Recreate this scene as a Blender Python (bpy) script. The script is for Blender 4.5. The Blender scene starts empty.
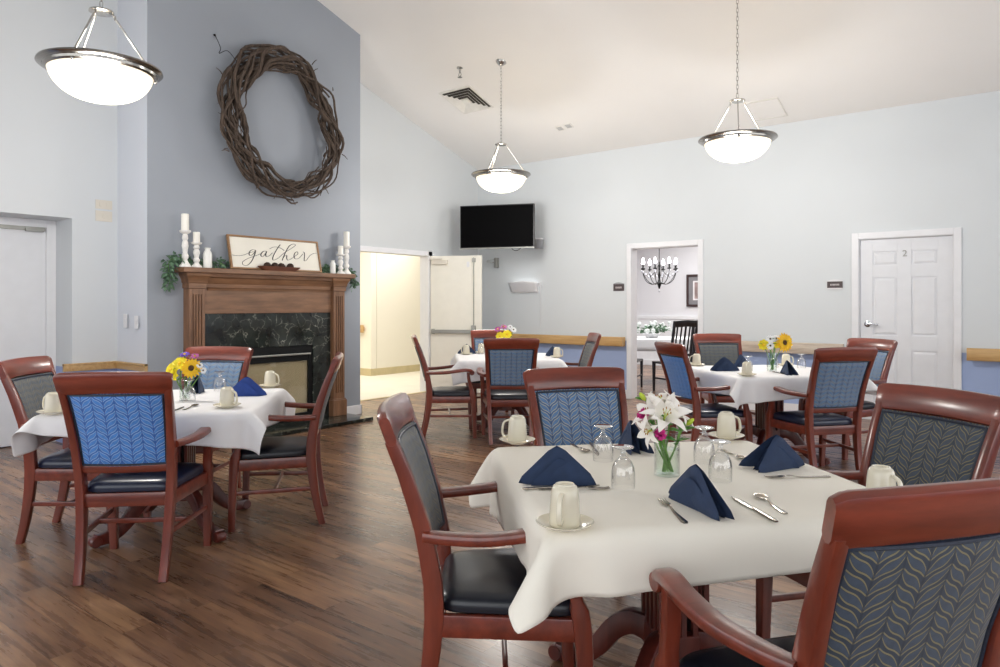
import bpy, math, random
import numpy as np
from mathutils import Vector, Matrix
random.seed(7)
SC = bpy.context.scene
COL = SC.collection
PI = math.pi
R = math.radians

# ------------------------------------------------------------------ materials
def s2l(c):
    return tuple(((v/255)/12.92 if v/255 <= .04045 else ((v/255+.055)/1.055)**2.4) for v in c)
class NT:
    def __init__(s, name):
        s.m = bpy.data.materials.new(name); s.m.use_nodes = True
        s.t = s.m.node_tree; s.n = s.t.nodes; s.l = s.t.links
        s.b = s.n['Principled BSDF']; s.out = s.n['Material Output']
    def node(s, typ, **kw):
        x = s.n.new(typ)
        for k, v in kw.items(): setattr(x, k, v)
        return x
    def link(s, a, b): s.l.new(a, b)
    def math(s, op, a, b=None, c=None, clamp=False):
        x = s.node('ShaderNodeMath', operation=op); x.use_clamp = clamp
        for i, v in enumerate((a, b, c)):
            if v is None: continue
            if isinstance(v, (int, float)): x.inputs[i].default_value = v
            else: s.link(v, x.inputs[i])
        return x.outputs[0]
    def mix(s, f, a, b):
        x = s.node('ShaderNodeMix', data_type='RGBA')
        for i, v in ((0, f), (6, a), (7, b)):
            if isinstance(v, (int, float)): x.inputs[i].default_value = v
            elif isinstance(v, tuple): x.inputs[i].default_value = (*v[:3], 1)
            else: s.link(v, x.inputs[i])
        return x.outputs[2]
    def noise(s, scale, detail=4, rough=.55, vec=None):
        x = s.node('ShaderNodeTexNoise'); x.inputs['Scale'].default_value = scale
        x.inputs['Detail'].default_value = detail; x.inputs['Roughness'].default_value = rough
        if vec is not None: s.link(vec, x.inputs['Vector'])
        return x.outputs[0]
    def obj(s, scale=(1, 1, 1)):
        t = s.node('ShaderNodeTexCoord'); mp = s.node('ShaderNodeMapping')
        mp.inputs['Scale'].default_value = scale
        s.link(t.outputs['Object'], mp.inputs[0]); return mp.outputs[0]
    def ramp(s, f, stops):
        x = s.node('ShaderNodeValToRGB'); s.link(f, x.inputs[0]); e = x.color_ramp.elements
        while len(e) < len(stops): e.new(.5)
        for i, (p, c) in enumerate(stops): e[i].position = p; e[i].color = (*c, 1)
        return x.outputs[0]
    def bump(s, h, strength=.2, dist=.01):
        x = s.node('ShaderNodeBump'); x.inputs['Strength'].default_value = strength
        x.inputs['Distance'].default_value = dist; s.link(h, x.inputs['Height'])
        s.link(x.outputs[0], s.b.inputs['Normal'])
    def set(s, **kw):
        for k, v in kw.items():
            i = s.b.inputs[k.replace('_', ' ')]
            if isinstance(v, tuple): i.default_value = (*v[:3], 1)
            elif isinstance(v, (int, float)): i.default_value = v
            else: s.link(v, i)
        return s

def plain(name, rgb, rough=.5, metal=0, coat=0, var=.06, scale=8, bump=0, spec=.5, sheen=0, trans=0, sss=0):
    t = NT(name); c = s2l(rgb)
    v = t.obj(); n = t.noise(scale, 3, .5, v)
    lo = tuple(x*(1-var) for x in c); hi = tuple(min(1, x*(1+var)) for x in c)
    t.set(Base_Color=t.ramp(n, [(.3, lo), (.7, hi)]), Roughness=rough, Metallic=metal)
    t.b.inputs['Coat Weight'].default_value = coat
    t.b.inputs['Coat Roughness'].default_value = .12
    t.b.inputs['Specular IOR Level'].default_value = spec
    t.b.inputs['Sheen Weight'].default_value = sheen
    if bump: t.bump(t.noise(scale*12, 3, .6, v), bump, .002)
    return t.m
def wood(name, dark, light, axis=0, scale=1., rough=.35, coat=.3, freq=14):
    t = NT(name)
    sc = [freq*scale]*3; sc[axis] = 1.2*scale
    v = t.obj(tuple(sc)); n = t.noise(2.2, 6, .62, v)
    t.set(Base_Color=t.ramp(n, [(.28, s2l(dark)), (.72, s2l(light))]), Roughness=rough)
    t.b.inputs['Coat Weight'].default_value = coat; t.b.inputs['Coat Roughness'].default_value = .15
    t.bump(n, .05, .002)
    return t.m
def emis(name, rgb, strength):
    t = NT(name); t.set(Base_Color=s2l(rgb), Emission_Color=s2l(rgb), Emission_Strength=strength, Roughness=.3)
    return t.m
def thin_glass(name, tint=(255, 255, 255), ior=1.45, rough=.02, extra=0.):
    t = NT(name); t.n.remove(t.b)
    tr = t.node('ShaderNodeBsdfTransparent'); tr.inputs[0].default_value = (*s2l(tint), 1)
    gl = t.node('ShaderNodeBsdfGlossy'); gl.inputs['Roughness'].default_value = rough
    fr = t.node('ShaderNodeLayerWeight'); fr.inputs[0].default_value = .5
    f = t.math('ADD', t.math('MULTIPLY', t.math('POWER', fr.outputs['Facing'], 2.6), .9), extra, clamp=True)
    mx = t.node('ShaderNodeMixShader'); t.link(f, mx.inputs[0]); t.link(tr.outputs[0], mx.inputs[1]); t.link(gl.outputs[0], mx.inputs[2])
    t.link(mx.outputs[0], t.out.inputs[0]); return t.m

def wall_paint(name, upper, lower=None, zsplit=.80, rough=.6):
    t = NT(name); v = t.obj()
    n = t.noise(1.3, 3, .5, v)
    def vr(c): 
        l = s2l(c); return t.ramp(n, [(.3, tuple(x*.985 for x in l)), (.7, tuple(min(1, x*1.015) for x in l))])
    up = vr(upper)
    if lower:
        g = t.node('ShaderNodeNewGeometry'); sp = t.node('ShaderNodeSeparateXYZ'); t.link(g.outputs['Position'], sp.inputs[0])
        f = t.math('LESS_THAN', sp.outputs[2], zsplit)
        up = t.mix(f, up, vr(lower))
    t.set(Base_Color=up, Roughness=rough)
    t.bump(t.noise(180, 2, .5, v), .06, .001)
    return t.m

def floor_mat():
    t = NT('plank_floor'); v = t.obj()
    br = t.node('ShaderNodeTexBrick')
    br.offset = .37; br.offset_frequency = 2
    br.inputs['Color1'].default_value = (0, 0, 0, 1); br.inputs['Color2'].default_value = (1, 1, 1, 1)
    br.inputs['Mortar'].default_value = (.5, .5, .5, 1)
    br.inputs['Scale'].default_value = 1; br.inputs['Mortar Size'].default_value = .0013
    br.inputs['Mortar Smooth'].default_value = .2; br.inputs['Bias'].default_value = 0
    br.inputs['Brick Width'].default_value = 1.22; br.inputs['Row Height'].default_value = .127
    t.link(v, br.inputs['Vector'])
    mp = t.node('ShaderNodeMapping'); mp.inputs['Scale'].default_value = (1.1, 13, 1)
    cmb = t.node('ShaderNodeVectorMath', operation='MULTIPLY_ADD'); t.link(br.outputs['Color'], cmb.inputs[0])
    cmb.inputs[1].default_value = (17.3, 9.1, 5.); t.link(v, cmb.inputs[2])
    t.link(cmb.outputs[0], mp.inputs[0])
    g = t.noise(2.0, 7, .62, mp.outputs[0])
    mp2 = t.node('ShaderNodeMapping'); mp2.inputs['Scale'].default_value = (4, 90, 1); t.link(cmb.outputs[0], mp2.inputs[0])
    g2 = t.noise(1.5, 3, .6, mp2.outputs[0])
    mp3 = t.node('ShaderNodeMapping'); mp3.inputs['Scale'].default_value = (.7, 3.0, 1); t.link(cmb.outputs[0], mp3.inputs[0])
    g3 = t.noise(1.6, 3, .5, mp3.outputs[0])
    f = t.math('ADD', t.math('MULTIPLY', g, .50), t.math('ADD', t.math('MULTIPLY', g2, .14), t.math('ADD', t.math('MULTIPLY', g3, .32), t.math('MULTIPLY', br.outputs['Color'], .14))))
    col = t.ramp(f, [(.37, s2l((64, 46, 36))), (.47, s2l((96, 69, 52))), (.56, s2l((122, 89, 66))), (.67, s2l((160, 122, 90)))])
    col = t.mix(t.math('MULTIPLY', br.outputs['Fac'], .6), col, s2l((44, 31, 26)))
    t.set(Base_Color=col, Roughness=t.math('ADD', t.math('MULTIPLY', g, .12), .22))
    t.b.inputs['Specular IOR Level'].default_value = .5
    hb = t.math('SUBTRACT', t.math('MULTIPLY', g2, .3), br.outputs['Fac'])
    t.bump(hb, .05, .002)
    return t.m

def leaf_fabric(name, base, line, dark, dense=1., lw=.11):
    """woven upholstery: columns of paired curved leaves outlined in gold thread"""
    t = NT(name); tc = t.node('ShaderNodeTexCoord'); sp = t.node('ShaderNodeSeparateXYZ'); t.link(tc.outputs['Object'], sp.inputs[0])
    W, P = .100/dense, .0325/dense
    u = t.math('DIVIDE', sp.outputs[0], W)
    tri = t.math('MULTIPLY', t.math('ABSOLUTE', t.math('SUBTRACT', t.math('FRACT', t.math('ADD', u, 50.)), .5)), 2.)   # 0..1 between two spines
    sv = t.math('ADD', tri, t.math('MULTIPLY', t.math('SINE', t.math('MULTIPLY', tri, 6.2832)), .085))
    fr = t.math('FRACT', t.math('SUBTRACT', t.math('ADD', t.math('DIVIDE', sp.outputs[2], P), 50.), t.math('MULTIPLY', sv, 1.45)))
    dist = t.math('ABSOLUTE', t.math('SUBTRACT', fr, .5))
    lens = t.math('MULTIPLY', t.math('POWER', t.math('MAXIMUM', t.math('SINE', t.math('MULTIPLY', tri, 3.1416)), .001), .6), .25)
    gap = t.math('GREATER_THAN', dist, lens)
    line_f = t.math('LESS_THAN', t.math('ABSOLUTE', t.math('SUBTRACT', dist, t.math('ADD', lens, .085))), lw*.5)
    vein = t.math('GREATER_THAN', t.math('ABSOLUTE', t.math('SUBTRACT', tri, .5)), .455)
    n = t.noise(60, 3, .6, tc.outputs['Object'])
    b = t.ramp(n, [(.3, tuple(x*.85 for x in s2l(base))), (.7, tuple(min(1, x*1.12) for x in s2l(base)))])
    c = t.mix(t.math('MULTIPLY', gap, .55), b, s2l(dark))
    c = t.mix(t.math('MULTIPLY', line_f, .8), c, s2l(line))
    c = t.mix(t.math('MULTIPLY', vein, .7), c, s2l(dark))
    t.set(Base_Color=c, Roughness=.62)
    t.b.inputs['Sheen Weight'].default_value = .15
    t.bump(t.math('ADD', line_f, t.math('MULTIPLY', t.noise(400, 2, .5, tc.outputs['Object']), .5)), .15, .001)
    return t.m

def marble_mat():
    t = NT('black_marble'); v = t.obj()
    dn = t.node('ShaderNodeTexNoise'); dn.inputs['Scale'].default_value = 3; dn.inputs['Detail'].default_value = 5; t.link(v, dn.inputs['Vector'])
    vm = t.node('ShaderNodeVectorMath', operation='MULTIPLY_ADD'); t.link(dn.outputs['Color'], vm.inputs[0]); vm.inputs[1].default_value = (.55, .55, .55); t.link(v, vm.inputs[2])
    vo = t.node('ShaderNodeTexVoronoi', feature='DISTANCE_TO_EDGE'); vo.inputs['Scale'].default_value = 6.5; t.link(vm.outputs[0], vo.inputs['Vector'])
    n = t.noise(5, 4, .6, v)
    vein = t.math('MULTIPLY', t.math('SUBTRACT', 1., t.math('MULTIPLY', vo.outputs['Distance'], 34.), clamp=True), t.math('MULTIPLY', t.math('SUBTRACT', n, .42, clamp=True), 3.4, clamp=True))
    base = t.ramp(n, [(.35, s2l((26, 29, 28))), (.7, s2l((52, 58, 54)))])
    t.set(Base_Color=t.mix(vein, base, s2l((168, 170, 156))), Roughness=.12)
    return t.m

M = {}
M['wall'] = wall_paint('painted_wall', (213, 218, 221), (158, 176, 214), .80)
M['wall_side'] = wall_paint('painted_wall_side', (206, 210, 212), (155, 172, 210), .80)
M['wall_alcove'] = wall_paint('painted_wall_alcove', (208, 212, 215), (152, 168, 208), .72)
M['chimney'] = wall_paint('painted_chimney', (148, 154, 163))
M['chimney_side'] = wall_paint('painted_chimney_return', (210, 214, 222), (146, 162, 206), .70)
M['ceiling'] = wall_paint('painted_ceiling', (233, 231, 228))
M['white_trim'] = plain('white_trim', (230, 231, 234), .4, var=.02)
M['white_door'] = plain('white_door', (226, 228, 232), .4, var=.02)
M['cream_door'] = plain('cream_door', (233, 230, 219), .45, var=.02)
M['hall_wall'] = wall_paint('hall_wall', (244, 239, 226))
M['hall_floor'] = plain('hall_carpet', (228, 222, 206), .8, var=.03, scale=3)
M['tan_base'] = plain('tan_baseboard', (205, 190, 150), .5)
M['lav_wall'] = wall_paint('dining_wall', (222, 222, 226))
M['floor'] = floor_mat()
M['cherry'] = wood('cherry_wood', (88, 33, 22), (132, 57, 38), 2, 1, .28, .55, 9)
M['cherry_x'] = wood('cherry_wood_rail', (88, 33, 22), (136, 59, 40), 0, 1, .28, .55, 9)
M['oak'] = wood('oak_rail', (176, 136, 82), (208, 172, 118), 0, 1, .4, .2, 16)
M['pale_oak'] = wood('pale_worn_rail', (176, 158, 140), (216, 204, 188), 0, 1, .5, .1, 12)
M['mantel'] = wood('mantel_wood', (98, 68, 46), (148, 108, 78), 1, 1, .42, .15, 10)
M['mantel_z'] = wood('mantel_wood_upright', (96, 66, 45), (146, 106, 77), 2, 1, .42, .15, 10)
M['sign_frame'] = wood('sign_frame_wood', (128, 94, 62), (168, 130, 92), 1, 2, .55, 0, 10)
M['marble'] = marble_mat()
M['black_metal'] = plain('black_metal', (24, 25, 26), .45, .6)
M['steel_bar'] = plain('dull_steel', (158, 158, 152), .4, .5)
M['fire_reflection'] = plain('fire_reflection_panel', (226, 217, 194), .75, var=.08, scale=3)  # pale beige carries the room's reflection in the firebox glass
M['nickel'] = plain('brushed_nickel', (188, 186, 182), .22, 1, var=.05)
M['nickel_dark'] = plain('polished_rim', (150, 147, 142), .2, 1, var=.05)
M['chrome'] = plain('chrome', (200, 202, 206), .12, 1, var=.02)
M['silver'] = plain('table_silver', (156, 149, 138), .2, 1, var=.03)
M['vinyl'] = plain('navy_vinyl', (19, 23, 34), .34, var=.12, scale=5, bump=.08, coat=.15)
M['vinyl_blue'] = plain('navy_blue_vinyl', (24, 32, 56), .32, var=.12, scale=5, bump=.08, coat=.2)
M['fab_blue'] = leaf_fabric('blue_leaf_fabric', (84, 122, 166), (186, 184, 158), (44, 68, 108))
M['fab_bright'] = leaf_fabric('bright_blue_leaf_fabric', (72, 134, 208), (160, 192, 228), (34, 80, 162))
M['fab_slate'] = leaf_fabric('slate_leaf_fabric', (60, 72, 88), (134, 124, 88), (32, 41, 54))  # slate tone, darkened further to include shade on the nearest chair back
M['piping'] = plain('navy_piping', (34, 42, 58), .5, var=.3, scale=90)
M['cloth'] = plain('white_tablecloth', (246, 241, 229), .8, var=.02, scale=3, bump=.05)
M['cloth_cool'] = plain('white_tablecloth_cool', (238, 237, 238), .8, var=.02, scale=3, bump=.05)
M['napkin'] = plain('navy_napkin', (26, 47, 80), .75, var=.12, scale=30, bump=.25, sheen=.05)
M['napkin_blue'] = plain('blue_napkin', (30, 62, 136), .75, var=.12, scale=30, bump=.25)
M['china'] = plain('cream_china', (226, 219, 198), .18, var=.02, coat=.4)
M['glass'] = thin_glass('clear_glass', extra=.09)
M['stem_glass'] = thin_glass('goblet_foot_glass', extra=.32)
M['vase_glass'] = thin_glass('vase_glass', (252, 254, 253), extra=.03)
M['water'] = thin_glass('vase_water', (246, 250, 246), 1.33, extra=.02)
M['tabletop'] = plain('dark_table_underside', (30, 26, 26), .5)
M['table_wood'] = wood('table_wood', (70, 28, 24), (112, 48, 38), 2, 1, .3, .4, 9)
M['twig'] = wood('grapevine', (48, 39, 34), (98, 82, 70), 2, 3, .85, 0, 6)
M['candle'] = plain('white_candle', (242, 239, 230), .5, var=.02)
M['white_wood'] = plain('distressed_white', (232, 230, 226), .6, var=.12, scale=25)
M['ceramic'] = plain('white_ceramic', (236, 236, 232), .3, var=.02)
M['leaf'] = plain('eucalyptus_leaf', (88, 118, 92), .6, var=.35, scale=20)
M['leaf_green'] = plain('green_leaf', (74, 128, 48), .5, var=.3, scale=20)
M['leaf_lime'] = plain('lime_bud', (186, 206, 60), .5, var=.15, scale=20)
M['stem'] = plain('green_stem', (96, 140, 58), .5, var=.2, scale=20)
M['lily'] = plain('white_lily_petal', (246, 241, 234), .5, var=.02, scale=20)
M['pink'] = plain('magenta_petal', (206, 52, 140), .6, var=.25, scale=60)
M['yellow'] = plain('yellow_petal', (246, 226, 36), .5, var=.08, scale=20)
M['gold'] = plain('golden_ray_petal', (250, 198, 20), .5, var=.12, scale=30)
M['daisy'] = plain('white_petal', (244, 244, 244), .5, var=.02)
M['purple'] = plain('violet_petal', (104, 60, 190), .6, var=.2, scale=30)
M['mauve'] = plain('mauve_petal', (186, 90, 160), .6, var=.2, scale=30)
M['seed'] = plain('dark_flower_centre', (74, 46, 18), .8, var=.5, scale=120)
M['anther'] = plain('anther', (170, 110, 40), .7)
M['tv_black'] = plain('tv_screen', (3, 3, 4), .6, var=0, spec=.05)
M['tv_bezel'] = plain('tv_bezel', (28, 28, 30), .35)
M['grey_plastic'] = plain('grey_plastic', (150, 152, 156), .5)
M['white_plastic'] = plain('white_plastic', (226, 226, 228), .45, var=.02)
M['beige_plastic'] = plain('beige_plastic', (214, 208, 196), .5, var=.02)
M['plaque'] = plain('brown_plaque', (74, 62, 64), .5)
M['plaque_text'] = plain('plaque_lettering', (196, 188, 188), .5)
M['sign_face'] = plain('cream_sign_face', (236, 232, 220), .7, var=.02)
M['ink'] = plain('black_ink', (38, 38, 42), .7)
M['tray'] = wood('tray_wood', (84, 48, 34), (120, 72, 50), 1, 2, .5, .1, 10)
M['cone'] = plain('brown_textured_ball', (64, 44, 34), .8, var=.5, scale=60)
M['black_wood'] = plain('black_chair_wood', (26, 22, 24), .35, coat=.3)
M['bowl'] = emis('lit_alabaster_glass', (255, 244, 222), .72)
M['bulb'] = emis('lit_candle_bulb', (255, 250, 255), 14.)
M['crystal'] = plain('crystal_drop', (230, 232, 240), .08, .4)
M['picture_frame'] = plain('dark_picture_frame', (58, 40, 40), .4)
M['picture_mat'] = plain('grey_picture_mat', (128, 126, 130), .7)
M['picture_white'] = plain('white_picture_mat', (226, 224, 226), .7)
M['picture_art'] = plain('muted_print', (150, 130, 128), .7, var=.4, scale=10)
M['vent'] = plain('white_vent', (224, 222, 216), .5)
M['vent_dark'] = plain('vent_shadow_gap', (70, 66, 60), .8)
M['foliage_white'] = plain('pale_blossoms', (214, 220, 216), .7, var=.15, scale=30)

# ------------------------------------------------------------------ mesh helpers
class MB:
    def __init__(s): s.v = []; s.f = []; s.mi = []
    def add(s, vs, fs, mat=None, mi=0):
        o = len(s.v)
        s.v += [tuple(mat @ Vector(p)) if mat is not None else tuple(p) for p in vs]
        s.f += [tuple(i+o for i in f) for f in fs]; s.mi += [mi]*len(fs); return s
    def box(s, x0, x1, y0, y1, z0, z1, mat=None, mi=0):
        vs = [(x, y, z) for z in (z0, z1) for y in (y0, y1) for x in (x0, x1)]
        return s.add(vs, [(0, 2, 3, 1), (4, 5, 7, 6), (0, 1, 5, 4), (2, 6, 7, 3), (0, 4, 6, 2), (1, 3, 7, 5)], mat, mi)
    def loft(s, rings, cap=True, mat=None, mi=0, closed=True):
        n = len(rings[0]); vs = [p for r in rings for p in r]; fs = []
        for i in range(len(rings)-1):
            for j in range(n if closed else n-1):
                k = (j+1) % n; fs.append((i*n+j, i*n+k, (i+1)*n+k, (i+1)*n+j))
        if cap: fs.append(tuple(reversed(range(n)))); fs.append(tuple(range((len(rings)-1)*n, len(rings)*n)))
        return s.add(vs, fs, mat, mi)
    def lathe(s, prof, n=24, c=(0, 0, 0), cap=False, mat=None, mi=0):
        rings = [[(c[0]+r*math.cos(2*PI*k/n), c[1]+r*math.sin(2*PI*k/n), c[2]+z) for k in range(n)] for r, z in prof]
        return s.loft(rings, cap, mat, mi)
    def tube(s, pts, r, n=8, cap=True, mat=None, mi=0):
        pts = [Vector(p) for p in pts]; m = len(pts)
        rs = r if isinstance(r, (list, tuple)) else [r]*m
        rings = []; up = None
        for i, p in enumerate(pts):
            t = (pts[min(i+1, m-1)]-pts[max(i-1, 0)]).normalized()
            if up is None:
                up = Vector((0, 0, 1)) if abs(t.z) < .9 else Vector((1, 0, 0))
            a = (up - t*up.dot(t)).normalized(); b = t.cross(a); up = a
            rings.append([p + (a*math.cos(2*PI*k/n)+b*math.sin(2*PI*k/n))*rs[i] for k in range(n)])
        return s.loft(rings, cap, mat, mi)
    def sweep(s, pts, ab, side, ch=.3, cap=True, mat=None, mi=0):
        """rounded-rectangle section: a = half size along `side`, b = half size across"""
        pts = [Vector(p) for p in pts]; m = len(pts); S0 = Vector(side).normalized(); rings = []
        for i, p in enumerate(pts):
            t = (pts[min(i+1, m-1)]-pts[max(i-1, 0)]).normalized()
            S = (S0 - t*S0.dot(t)).normalized(); B = t.cross(S)
            a, b = ab[i] if isinstance(ab, list) else ab
            c = min(a, b)*ch; k = c*.293
            q = [(a, b-c), (a-k, b-k), (a-c, b), (-a+c, b), (-a+k, b-k), (-a, b-c), (-a, -b+c), (-a+k, -b+k), (-a+c, -b), (a-c, -b), (a-k, -b+k), (a, -b+c)]
            rings.append([p + S*x + B*y for x, y in q])
        return s.loft(rings, cap, mat, mi)
    def grid(s, nu, nv, fn, mat=None, mi=0):
        vs = [fn(i/nu, j/nv) for j in range(nv+1) for i in range(nu+1)]
        fs = [(j*(nu+1)+i, j*(nu+1)+i+1, (j+1)*(nu+1)+i+1, (j+1)*(nu+1)+i) for j in range(nv) for i in range(nu)]
        return s.add(vs, fs, mat, mi)
    def ball(s, c, r, nu=12, nv=8, mat=None, mi=0):
        r3 = r if isinstance(r, (tuple, list)) else (r, r, r)
        prof = [(max(math.sin(PI*j/nv), .001), -math.cos(PI*j/nv)) for j in range(nv+1)]
        rings = [[(c[0]+r3[0]*a*math.cos(2*PI*k/nu), c[1]+r3[1]*a*math.sin(2*PI*k/nu), c[2]+r3[2]*z) for k in range(nu)] for a, z in prof]
        return s.loft(rings, False, mat, mi)
    def torus(s, c, R0, r, n=24, m=8, mat=None, mi=0, axis='z'):
        rings = []
        for i in range(n+1):
            a = 2*PI*i/n; ring = []
            for k in range(m):
                b = 2*PI*k/m; rr = R0+r*math.cos(b); p = (rr*math.cos(a), rr*math.sin(a), r*math.sin(b))
                if axis == 'x': p = (p[2], p[0], p[1])
                if axis == 'y': p = (p[0], p[2], p[1])
                ring.append((c[0]+p[0], c[1]+p[1], c[2]+p[2]))
            rings.append(ring)
        return s.loft(rings, False, mat, mi)
    def build(s, name, mats, parent=None, smooth=True, bevel=0, subsurf=0, solid=0, loc=None, rot=None, segs=2, angle=40):
        me = bpy.data.meshes.new(name); me.from_pydata(s.v, [], s.f); me.validate(); me.update()
        o = bpy.data.objects.new(name, me); COL.objects.link(o)
        for m in (mats if isinstance(mats, (list, tuple)) else [mats]): me.materials.append(m)
        if len(s.mi) == len(me.polygons): me.polygons.foreach_set('material_index', s.mi)
        if smooth:
            me.polygons.foreach_set('use_smooth', [True]*len(me.polygons))
            try: me.set_sharp_from_angle(angle=R(angle))
            except Exception: pass
        if solid:
            m = o.modifiers.new('solid', 'SOLIDIFY'); m.thickness = solid; m.offset = 0
        if bevel:
            m = o.modifiers.new('bevel', 'BEVEL'); m.width = bevel; m.segments = segs; m.limit_method = 'ANGLE'; m.harden_normals = True
        if subsurf:
            m = o.modifiers.new('sub', 'SUBSURF'); m.levels = subsurf; m.render_levels = subsurf
        if parent is not None: o.parent = parent
        if loc is not None: o.location = loc
        if rot is not None: o.rotation_euler = rot
        return o
def tag(o, label, cat, group=None):
    o['label'] = label; o['category'] = cat
    if group: o['group'] = group
    return o
def thing(name, label, cat, loc=(0, 0, 0), rz=0, group=None):
    o = bpy.data.objects.new(name, None); COL.objects.link(o); o.empty_display_size = .1
    o.location = loc; o.rotation_euler = (0, 0, rz); return tag(o, label, cat, group)
def struct(name, mb, m, **kw):
    o = mb.build(name, m, **kw); o['kind'] = 'structure'; return o
def kids(o): return [c for c in bpy.data.objects if c.parent == o]
def dup(root, loc, rz, label, group=None, swap=None):
    ch = {}
    for c in bpy.data.objects: ch.setdefault(c.parent, []).append(c)
    def cp(o, par):
        c = o.copy(); COL.objects.link(c); c.parent = par
        if swap and o.type == 'MESH':
            for i, sl in enumerate(c.material_slots):
                m = sl.material
                if m in swap: sl.link = 'OBJECT'; sl.material = swap[m]
        for k in ch.get(o, []): cp(k, c)
        return c
    r = cp(root, None); r.location = loc; r.rotation_euler = (0, 0, rz); r['label'] = label
    if group: r['group'] = group
    return r
def interp(tab, z):
    for (a, p), (b, q) in zip(tab, tab[1:]):
        if z <= b: return p+(q-p)*(z-a)/(b-a)
    return tab[-1][1]
def catmull(pts, n=6):
    pts = [Vector(p) for p in pts]; P = [pts[0]]+pts+[pts[-1]]; out = []
    for i in range(1, len(P)-2):
        for k in range(n):
            t = k/n; p0, p1, p2, p3 = P[i-1:i+3]
            out.append(.5*((2*p1)+(p2-p0)*t+(2*p0-5*p1+4*p2-p3)*t*t+(3*p1-p0-3*p2+p3)*t**3))
    out.append(pts[-1]); return out
def zc(y): return 3.49+.325*(8.8-y)      # height of the sloping ceiling

# ------------------------------------------------------------------ room shell
XL, XA, XC, YB = -7.33, -7.1, -6.5, 8.8
b = MB(); b.box(XL, 3.2, -1.6, 14.2, -.05, 0); b.box(-7.7, XL, -1.6, 3.0, -.05, 0); struct('floor', b, M['floor'], smooth=False)
b = MB(); b.box(-12.5, XL, 3., 12.5, -.05, .001); struct('floor_hall', b, M['hall_floor'], smooth=False)
b = MB(); b.add([(-7.6, -1.6, zc(-1.6)), (3.2, -1.6, zc(-1.6)), (3.2, 8.9, zc(8.9)), (-7.6, 8.9, zc(8.9)),
                 (-7.6, -1.6, zc(-1.6)+.1), (3.2, -1.6, zc(-1.6)+.1), (3.2, 8.9, zc(8.9)+.1), (-7.6, 8.9, zc(8.9)+.1)],
                [(0, 1, 2, 3), (7, 6, 5, 4), (0, 4, 5, 1), (2, 6, 7, 3), (1, 5, 6, 2), (0, 3, 7, 4)])
struct('ceiling', b, M['ceiling'], smooth=False)
b = MB(); zt = zc(8.8)
b.box(XL-.14, -4.57, YB, YB+.15, 0, zt); b.box(-4.57, -3.60, YB, YB+.15, 2.085, zt)
b.box(-3.60, -1.715, YB, YB+.15, 0, zt); b.box(-1.715, -.795, YB, YB+.15, 2.05, zt); b.box(-.795, 3.2, YB, YB+.15, 0, zt)
struct('wall_back', b, M['wall'], smooth=False)
b = MB(); b.box(-7.6, 3.2, -1.75, -1.6, 2.5, zc(-1.6)); b.box(-7.6, 3.2, -1.75, -1.6, 0, .5)
for x in (-7.6, -4.9, -2.2, .5, 3.05): b.box(x, x+.15, -1.75, -1.6, .5, 2.5)
struct('wall_rear', b, M['wall'], smooth=False)
def sloped(b, x0, x1, y0, y1, z0):
    b.add([(x0, y0, z0), (x1, y0, z0), (x1, y1, z0), (x0, y1, z0), (x0, y0, zc(y0)), (x1, y0, zc(y0)), (x1, y1, zc(y1)), (x0, y1, zc(y1))],
          [(3, 2, 1, 0), (4, 5, 6, 7), (0, 1, 5, 4), (1, 2, 6, 5), (2, 3, 7, 6), (3, 0, 4, 7)])
b = MB(); sloped(b, XL-.14, XL, 5.55, 8.8, 2.06); b.box(XL-.14, XL, 7.68, YB, 0, 2.06); b.box(XL-.14, XL, 5.55, 5.82, 0, 2.06)
struct('wall_left', b, M['wall_side'], smooth=False)
b = MB(); sloped(b, XA-.5, XA, -1.6, 3.08, 2.1); b.box(XA-.5, XA, 2.68, 3.08, 0, 2.1); b.box(XA-.5, XA, -1.6, 1.45, 0, 2.1); b.box(XA-.5, XA-.44, 1.45, 2.68, 0, 2.1)
struct('wall_alcove', b, M['wall_alcove'], smooth=False)
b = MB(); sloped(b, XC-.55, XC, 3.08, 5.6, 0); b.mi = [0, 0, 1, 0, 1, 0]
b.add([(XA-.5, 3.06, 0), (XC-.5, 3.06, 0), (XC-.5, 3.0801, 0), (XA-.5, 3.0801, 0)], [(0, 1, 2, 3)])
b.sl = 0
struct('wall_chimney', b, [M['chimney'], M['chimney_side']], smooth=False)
b = MB(); b.box(XC-1.1, XC-.55, 3.08, 5.6, 0, 4.4); struct('wall_chimney_core', b, M['chimney_side'], smooth=False)
b = MB(); sloped(b, 3.2, 3.35, -1.6, 8.95, 2.7); b.box(3.2, 3.35, -1.6, 8.95, 0, .5)
for y in (-1.6, 1.0, 3.6, 6.2, 8.8): b.box(3.2, 3.35, y, y+.15, .5, 2.7)
struct('wall_right', b, M['wall'], smooth=False)
# hall behind the double door
b = MB(); b.box(-9.93, -9.8, 8.84, 12.5, 0, 2.6); b.box(-12.5, -9.8, 8.7, 8.83, 0, 2.6); struct('wall_hall', b, M['hall_wall'], smooth=False)
b = MB(); b.box(-12.5, -12.4, 3, 8.7, 0, 2.6); b.box(-12.5, XL-.14, 2.9, 3.0, 0, 2.6); b.box(-9.8, XL-.14, 12.4, 12.5, 0, 2.6); struct('wall_hall_end', b, M['hall_wall'], smooth=False)
b = MB(); b.box(-12.5, XL-.14, 2.9, 12.5, 2.6, 2.65); struct('ceiling_hall', b, M['ceiling'], smooth=False)
b = MB(); b.box(-9.8, -9.785, 8.70, 12.4, 0, .13); b.box(-12.4, -9.785, 8.685, 8.7, 0, .13); struct('baseboard_hall', b, M['tan_base'], bevel=.003)
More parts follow.
